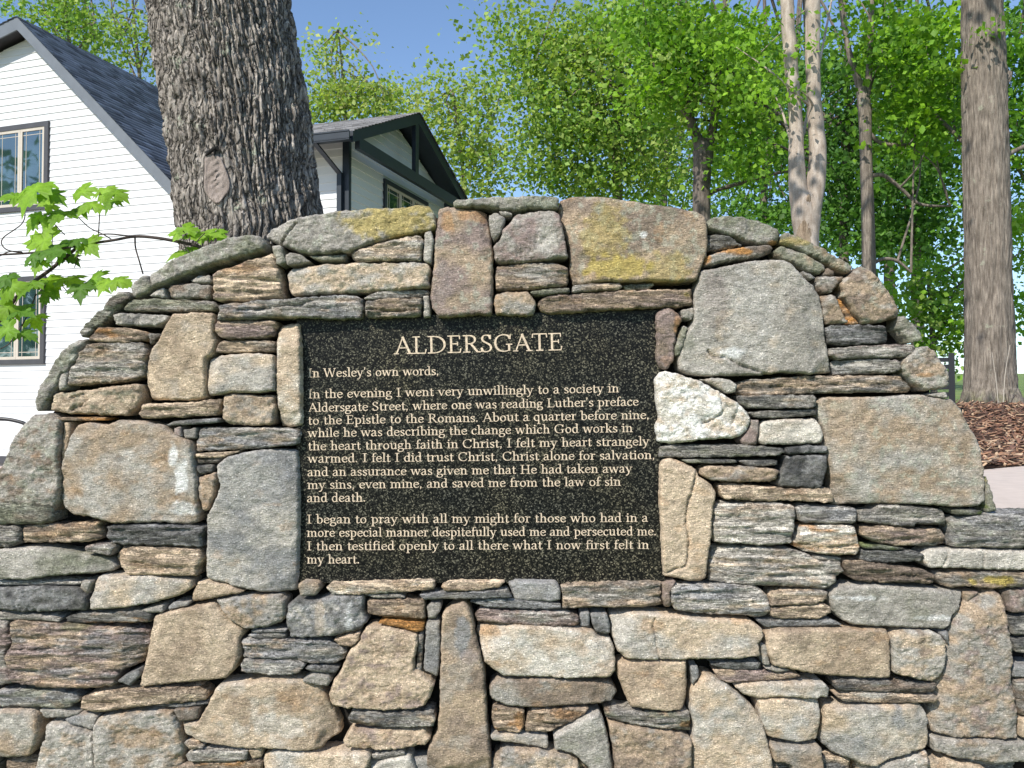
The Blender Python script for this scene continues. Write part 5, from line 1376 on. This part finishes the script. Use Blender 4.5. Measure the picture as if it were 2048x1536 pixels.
T5 = tree('oak_tree', 'dark rough trunk forking in a Y just above the highest right part of the wall', 12.0,
     [[(1404, 560, 48), (1403, 430, 36), (1404, 340, 36), (1406, 300, 42), (1395, 278, 22), (1384, 250, 18), (1374, 200, 15), (1366, 120, 13), (1360, 0, 12), (1352, -200, 10)], [(1408, 305, 34), (1420, 280, 20), (1428, 240, 17), (1434, 180, 16), (1442, 90, 14), (1450, 0, 12), (1460, -200, 9)],
      [(1408, 405, 11), (1424, 385, 10), (1460, 372, 9), (1510, 358, 8), (1560, 345, 6), (1640, 330, 3)], [(1400, 290, 10), (1380, 240, 9), (1372, 190, 6)]],
     [(1390, 90, 130, 80, 1.2, 3900), (1480, 180, 60, 80, 1.0, 1900), (1340, 180, 60, 60, 1.0, 1600), (1510, 280, 60, 70, 1.0, 1300), (1480, 340, 50, 30, .8, 420), (1320, 30, 90, 60, 1.0, 1700)], (.088), GREEN + LIME + LIME + MIX, M_BARKDARK, 204, nl=16, per=26, cl=.22, amp=.012, freq=(22, 6), seg=60, lr=.03)
T10 = tree('dogwood_tree', 'low bushy tree with bright lime leaves between the wall end and the thick trunk', 10.5,
     [[(1868, 800, 14), (1866, 700, 12), (1862, 620, 9), (1856, 560, 6)], [(1866, 690, 8), (1900, 620, 6), (1920, 570, 3)]],
     [(1868, 565, 72, 42, .5, 900), (1850, 625, 60, 40, .5, 800), (1900, 640, 46, 60, .4, 700), (1880, 700, 44, 34, .4, 420), (1990, 560, 60, 90, .5, 700, .6), (2040, 470, 40, 80, .5, 500, .6), (2042, 640, 26, 70, .4, 420, .8)], .075, LIME + MIX, M_BARKDARK, 205, nl=10, per=22, cl=.18, lr=.012)
# --- the middle distance
tree('tulip_tree', 'tall broad yellow-green tree crown in the middle of the picture', 21.0,
     [[(1238, 560, 26), (1236, 420, 20), (1233, 300, 17), (1237, 220, 15), (1243, 120, 12), (1250, 0, 9), (1255, -150, 6)], [(1236, 300, 10), (1180, 220, 8), (1130, 120, 5)], [(1234, 340, 9), (1290, 260, 7), (1330, 170, 4)]],
     [(1190, 190, 150, 130, 2.2, 7000), (1080, 120, 110, 90, 1.6, 2500), (1050, 50, 90, 50, 1.2, 900), (1120, 300, 110, 70, 1.5, 3000), (1230, 70, 130, 70, 1.8, 3200), (1290, 260, 90, 100, 1.6, 2600), (1180, 365, 110, 36, 1.2, 1700), (1300, 370, 60, 40, 1.0, 600)], .13, MIX + PALE[:2], M_BARKGREY, 206, nl=26, per=26, cl=.40, lr=.045)
tree('locust_tree', 'airy yellow-green tree behind the navy gable of the right house', 26.0,
     [[(935, 560, 16), (930, 420, 10), (925, 330, 8), (915, 240, 5), (905, 180, 4)], [(926, 340, 5), (965, 300, 4), (985, 240, 3)]],
     [(880, 235, 80, 60, 1.6, 1300), (950, 300, 56, 66, 1.4, 1500), (985, 210, 50, 70, 1.2, 620), (895, 170, 70, 40, 1.2, 460), (960, 370, 40, 30, 1.0, 500), (1010, 330, 30, 40, .8, 240)], .15, PALE, M_BARKGREY, 207, nl=16, per=20, cl=.40, lr=.035)
tree('locust_tree', 'airy pale tree standing between the big trunk and the right house roof', 28.0,
     [[(700, 500, 16), (694, 300, 10), (688, 200, 7), (682, 110, 4), (676, 60, 3)], [(690, 220, 5), (740, 170, 3)]],
     [(670, 195, 70, 46, 1.5, 1700), (740, 205, 60, 40, 1.4, 1100), (640, 110, 60, 46, 1.2, 420), (690, 95, 30, 36, 1.0, 180), (790, 200, 46, 36, 1.0, 560), (610, 230, 30, 30, 1.0, 400)], .15, PALE, M_BARKGREY, 208, nl=16, per=18, cl=.40, lr=.03)
tree('locust_tree', 'tall thin pale tree above the ridge of the left house, nearest the big trunk', 30.0,
     [[(288, 500, 16), (285, 260, 10), (278, 140, 7), (268, 40, 5), (262, -60, 4)], [(282, 180, 5), (240, 80, 3), (225, 30, 2)]],
     [(272, 60, 60, 64, 1.6, 620), (300, 130, 34, 60, 1.0, 380), (245, 100, 40, 40, 1.0, 300), (260, -60, 90, 50, 1.6, 500)], .15, PALE, M_BARKGREY, 209, nl=16, per=18, cl=.36, lr=.035)
tree('maple_tree', 'green-leaved tree above the left house roof, left of the tall thin pale one', 27.0,
     [[(150, 500, 16), (148, 260, 11), (140, 100, 8), (130, 0, 6), (126, -90, 4)], [(142, 120, 6), (190, 50, 4)]],
     [(155, 40, 70, 46, 1.4, 1500), (200, 85, 36, 30, 1.0, 460), (110, 10, 60, 40, 1.2, 700), (30, 30, 50, 30, 1.0, 220), (140, -70, 120, 40, 1.4, 700)], .14, MIX, M_BARKGREY, 210, nl=12, per=22, cl=.36, lr=.04)
# --- the wood on the right, one by one
far = [(1530, 19.0, [(1530, 150, 120, 120, 1.6, 2755), (1500, 330, 90, 70, 1.4, 1885), (1560, 430, 90, 50, 1.4, 1305)], DEEP + GREEN, 'dark green tree filling the gap left of the pale twin stems'),
       (1690, 17.0, [(1690, 300, 70, 100, 1.5, 2755), (1700, 440, 60, 80, 1.3, 1885), (1670, 150, 60, 80, 1.3, 1450)], DEEP, 'deep green tree seen between the pale twin stems and the slender trunk'),
       (1835, 16.0, [(1840, 330, 90, 110, 1.6, 3625), (1830, 470, 80, 70, 1.4, 2175), (1820, 130, 90, 110, 1.4, 2465), (1870, 230, 70, 70, 1.2, 1450)], DEEP + GREEN[:1], 'shaded deep green tree right of the slender forked trunk'),
       (2062, 15.0, [(2040, 250, 50, 120, 1.2, 2320), (2030, 60, 60, 80, 1.2, 1450), (2050, 430, 36, 90, 1.0, 1015), (2110, 200, 80, 200, 1.6, 1740)], GREEN + LIME[:1], 'green tree at the picture edge beyond the thick trunk'),
       (1610, 30.0, [(1600, 230, 130, 170, 3.0, 3480), (1620, 440, 120, 60, 2.2, 1740), (1500, 420, 90, 50, 2.0, 1015)], DEEP + MIX[:1], 'distant tree far behind the pale twin stems'),
       (1780, 32.0, [(1780, 260, 130, 190, 3.2, 3480), (1760, 480, 100, 60, 2.2, 1450), (1860, 420, 80, 90, 2.0, 1160)], GREEN + MIX[:2], 'distant tree far behind the slender forked trunk'),
       (1330, 28.0, [(1330, 300, 110, 100, 2.6, 2175), (1370, 400, 60, 40, 1.6, 609), (1290, 400, 70, 30, 1.6, 609)], MIX, 'distant light green tree low behind the wall top, left of the dark forked trunk')]
for k, (px, Y, bl, tn, lab) in enumerate(far):
    tree('woodland_tree', lab, Y, [[(px, 620, 24), (px - 3, 420, 15), (px + 6, 240, 11), (px + 2, 80, 8), (px - 4, -60, 6)], [(px + 4, 330, 8), (px + 50, 230, 6), (px + 75, 150, 3)], [(px + 2, 380, 8), (px - 50, 300, 5), (px - 80, 250, 3)]],
         bl, (.06 + .0034 * Y), tn, M_BARKDARK, 220 + k, nl=16, per=28, cl=.018 * Y, group='trees of the wood on the right', lr=.0022 * Y)
# a tree across the street, seen only as a reflection in the upper window
t = thing('street_tree', (-31, 9, 0), 'leafy tree far to the left outside the picture, mirrored in the upper window', 'tree')
tb = TB(); tb.add([(-31, 9, -.1), (-31, 9.1, 4), (-31.2, 9, 9)], [.3, .22, .08], seg=12, sub=5); tb.done('trunk', M_BARKDARK, t)
r = np.random.default_rng(9); n = 3200
c = np.array((-31, 9, 8.0)) + r.normal(0, 1, (n // 20, 3)).repeat(20, 0)[:n] * np.array((2.0, 2.0, 2.2)) + r.normal(0, .4, (n, 3))
a = r.normal(0, 1, (n, 3)) * .13; b = r.normal(0, 1, (n, 3)) * .13
V = np.stack([c - a, c + b, c + a, c - b], 1).reshape(-1, 3)
mk('crown', V, np.arange(n * 4).reshape(-1, 4), M_LEAF, t, False, np.tile([.05, .10, .02], (n * 4, 1)))

# ------------------------------------------------------------------ maple sapling leaning over the left shoulder of the wall
SY = 2.86
sap = thing('maple_sapling', P(20, 1150, SY), 'arching maple branch with fresh green lobed leaves beside the left end of the wall', 'sapling')
tb = TB()
def px3(*q): return [P(a, b, SY + (d if d is not None else 0)) for a, b, d in q]
K = SY / F
def twig(pts, w0, w1, dz=0.):
    p = [P(a, b, SY + dz + .02 * math.sin(i * 1.7 + a)) for i, (a, b) in enumerate(pts)]
    tb.add(p, list(np.linspace(w0, w1, len(p)) / 2 * K), seg=8, sub=5)
twig([(-30, 1250), (-40, 900), (-20, 690), (20, 612), (60, 570), (100, 540), (130, 515), (158, 492)], 9, 7)
twig([(404, 500), (395, 492), (364, 485), (315, 476), (270, 473), (229, 480), (183, 487), (158, 492), (142, 494), (108, 500), (60, 506), (-10, 510)], 7, 4)
twig([(270, 473), (271, 495), (278, 520), (286, 548)], 3.6, 3)
twig([(158, 492), (185, 473), (215, 468), (250, 471), (270, 474)], 2.5, 3, -.01)
twig([(0, 512), (20, 503), (44, 504)], 2.5, 2.5); twig([(46, 506), (15, 500), (3, 487), (8, 474), (28, 460), (44, 447), (50, 430), (46, 405)], 2.6, 2)
twig([(196, 485), (198, 450), (200, 415), (200, 385)], 2.4, 2); twig([(222, 478), (205, 468), (180, 456), (160, 438), (145, 422)], 2.4, 1.8)
twig([(130, 470), (115, 455), (100, 436), (98, 424)], 2, 1.6); twig([(157, 495), (155, 515), (149, 535)], 2.2, 1.6)
twig([(70, 575), (85, 580), (95, 560)], 2, 1.6); twig([(120, 565), (132, 580), (145, 590)], 2.2, 1.4); twig([(104, 545), (104, 515), (105, 470)], 1.8, 1.5)
twig([(72, 588), (62, 615), (50, 640), (35, 665), (15, 690), (-15, 704)], 3, 2); twig([(40, 590), (25, 620), (10, 650), (-5, 655)], 2.2, 1.6)
twig([(404, 500), (425, 520), (432, 560)], 7, 8)
twig([(375, 486), (372, 470), (366, 462)], 2.4, 1.8); twig([(388, 490), (398, 478), (410, 466)], 2.4, 1.8); twig([(365, 485), (372, 496), (378, 505)], 2, 1.6)
tb.done('branch', M_TWIG, sap)
HALF = [(0, 0), (.10, -.05), (.20, -.13), (.36, -.17), (.33, -.06), (.50, .02), (.40, .08), (.47, .16), (.60, .30), (.45, .31), (.47, .42), (.33, .38), (.23, .33), (.26, .48), (.34, .60), (.22, .60), (.19, .72), (.11, .70), (0, .98)]
OUT = HALF + [(-x, y) for x, y in HALF[-2:0:-1]]
def maple_leaf(px, py, wpx, tip, seed, tone, up=.5, dz=0.):
    r = np.random.default_rng(seed)
    c = P(px, py, SY - .02 + dz + r.uniform(-.07, .05)); L = wpx * K * .84
    nrm = np.array((r.uniform(-.35, .35), -1.0, up + r.uniform(-.2, .3))); nrm /= np.linalg.norm(nrm)
    a = math.radians(tip); d = np.array((math.cos(a), 0, math.sin(a))); d -= nrm * np.dot(d, nrm); d /= np.linalg.norm(d); s = np.cross(d, nrm)
    pts = [(x * r.uniform(.9, 1.1), y) for x, y in OUT]
    V = [np.array((0, .22, 0))] + [np.array((x, y, 0)) for x, y in pts] + [np.array((x * .55, .22 + (y - .22) * .55, 0)) for x, y in pts]
    n = len(pts); W = []
    cl = r.uniform(.30, .75); fo = r.uniform(.05, .22)
    for q in V:
        x, y, _ = q; rr_ = x * x + (y - .25) ** 2
        z = -cl * rr_ + fo * abs(x) * .6 + .03 * math.sin(x * 17 + y * 13 + seed)
        W.append(c + (s * x + d * (y - .3) + nrm * z) * L)
    Fc = []
    for i in range(n):
        j = (i + 1) % n
        Fc += [(0, n + 1 + i, n + 1 + j), (n + 1 + i, 1 + i, 1 + j), (n + 1 + i, 1 + j, n + 1 + j)]
    t = np.array(tone) * r.uniform(.82, 1.2)
    vv = np.tile(t, (len(W), 1)); vv[0] = t * 1.25
    mk('leaf', W, np.array(Fc), M_MAPLE, sap, True, vv)
MG = [(.19, .34, .025), (.15, .29, .025), (.23, .39, .04), (.10, .21, .03)]
LV = [(62, 382, 92, -95, 0), (25, 392, 56, -150, 1), (105, 390, 62, -40, 1), (72, 438, 54, -120, 0), (118, 428, 66, -95, 1), (100, 405, 50, 60, 2), (165, 378, 58, 100, 0), (160, 415, 60, -60, 1), (180, 410, 56, -120, 2), (208, 385, 54, -80, 2), (235, 388, 54, -45, 0), (222, 405, 46, -100, 1),
      (82, 482, 84, 175, 0), (100, 502, 74, -150, 3), (130, 492, 70, -90, 1), (178, 490, 60, -50, 0), (160, 480, 44, 20, 3), (76, 528, 44, -95, 2), (62, 515, 50, -150, 3), (140, 515, 50, -50, 3),
      (10, 555, 50, 160, 3), (20, 575, 66, -120, 0), (60, 570, 66, -100, 1), (100, 565, 64, -60, 0), (92, 590, 46, -110, 3), (140, 560, 70, -50, 0), (160, 580, 56, -80, 3), (190, 560, 60, -40, 1), (212, 566, 52, -100, 2), (240, 562, 54, -20, 2),
      (12, 618, 58, -130, 0), (45, 622, 60, -40, 3), (70, 640, 52, -60, 0), (10, 660, 56, -150, 1), (52, 668, 52, -40, 3),
      (352, 466, 40, 170, 2), (375, 456, 48, 90, 0), (392, 470, 52, -70, 2), (420, 468, 54, -20, 2), (438, 470, 44, -50, 1), (362, 506, 52, -140, 2), (390, 498, 40, -60, 1)]
for i, (a, b, wd, tp_, ti) in enumerate(LV): maple_leaf(a, b, wd * 1.12, tp_, 900 + i, MG[ti], up=(.5, 1.25, .85)[i % 3], dz=(.05 if i > 34 else 0))

# ------------------------------------------------------------------ small things
fn = thing('metal_fence', (P(1904, 800, 6.4)[0], 6.4, 1.2), 'black metal fence post with short horizontal rails behind the right end of the wall', 'fence')
e_ = np.array((.93, -.36, 0.)); n_f = np.array((.36, .93, 0.))
p0 = P(1904, 800, 6.4); pt = P(1904, 706, 6.4)
m = MB(); m.boxf(np.array((p0[0], 6.4, 0)), e_, n_f, ZD, (-.02, -.02, 1.15), (.02, .02, pt[2])); m.done('post', M_BLACK, fn)
m = MB(); m.boxf(np.array((p0[0], 6.4, 0)), e_, n_f, ZD, (-.92, -.02, 1.15), (-.88, .02, pt[2])); m.done('post', M_BLACK, fn)
for k in range(6):
    z = pt[2] - .05 - k * .052
    m = MB(); m.boxf(np.array((p0[0], 6.4, 0)), e_, n_f, ZD, (-.88, -.012, z - .016), (-.02, .012, z + .016)); m.done('rail', M_BLACK, fn)
hr = thing('handrail', (P(-20, 840, 9.)[0], 9., .9), 'thin black curved handrail in front of the left house wall', 'handrail')
tb = TB(); tb.add([P(a, b, 9.0) for a, b in ((-160, 850), (-60, 840), (-20, 837), (8, 838), (28, 841), (48, 847), (66, 860), (80, 885))], [.019] * 8, seg=10, sub=5); tb.done('rail', M_BLACK, hr)
for a, b in ((-160, 850), (80, 885)):
    q = P(a, b, 9.0); tb = TB(); tb.add([q, np.array((q[0], 9., .8))], [.017, .017], seg=8, sub=2); tb.done('post', M_BLACK, hr)
sp = thing('seedling', (P(2018, 830, 7.3)[0], 7.3, float(tz(4.2, 7.3)) + .02), 'small green seedling growing from the mulch beside the thick trunk', 'plant')
tb = TB(); q = np.array(sp.location)
for dx, h in ((0, .16), (.05, .11), (-.04, .12)): tb.add([q, q + np.array((dx * .6, 0, h * .6)), q + np.array((dx, -.02, h))], [.004, .003, .002], seg=5, sub=3)
tb.done('stem', M_TWIG, sp)
leaves([(2020, 822, 10, 9, .06, 40)], 7.3, .055, LIME, sp, 77, name='foliage', per=8, cl=.03)
for k, (x0, x1, x2, yb, yt, lab) in enumerate(((1998, 1992, 1984, 815, 705, 'thin bare dry stem leaning left against the foot of the thick trunk'), (2006, 2010, 2020, 812, 690, 'thin bare dry stem leaning right beside the foot of the thick trunk'))):
    d = thing('dry_stem', P(x0, yb, 7.42), lab, 'stem')
    tb = TB(); tb.add([P(x0, yb + 8, 7.42), P(x1, (yb + yt) / 2, 7.42), P(x2, yt, 7.42)], [.004, .003, .002], seg=6, sub=5); tb.done('stalk', M_TAN, d)
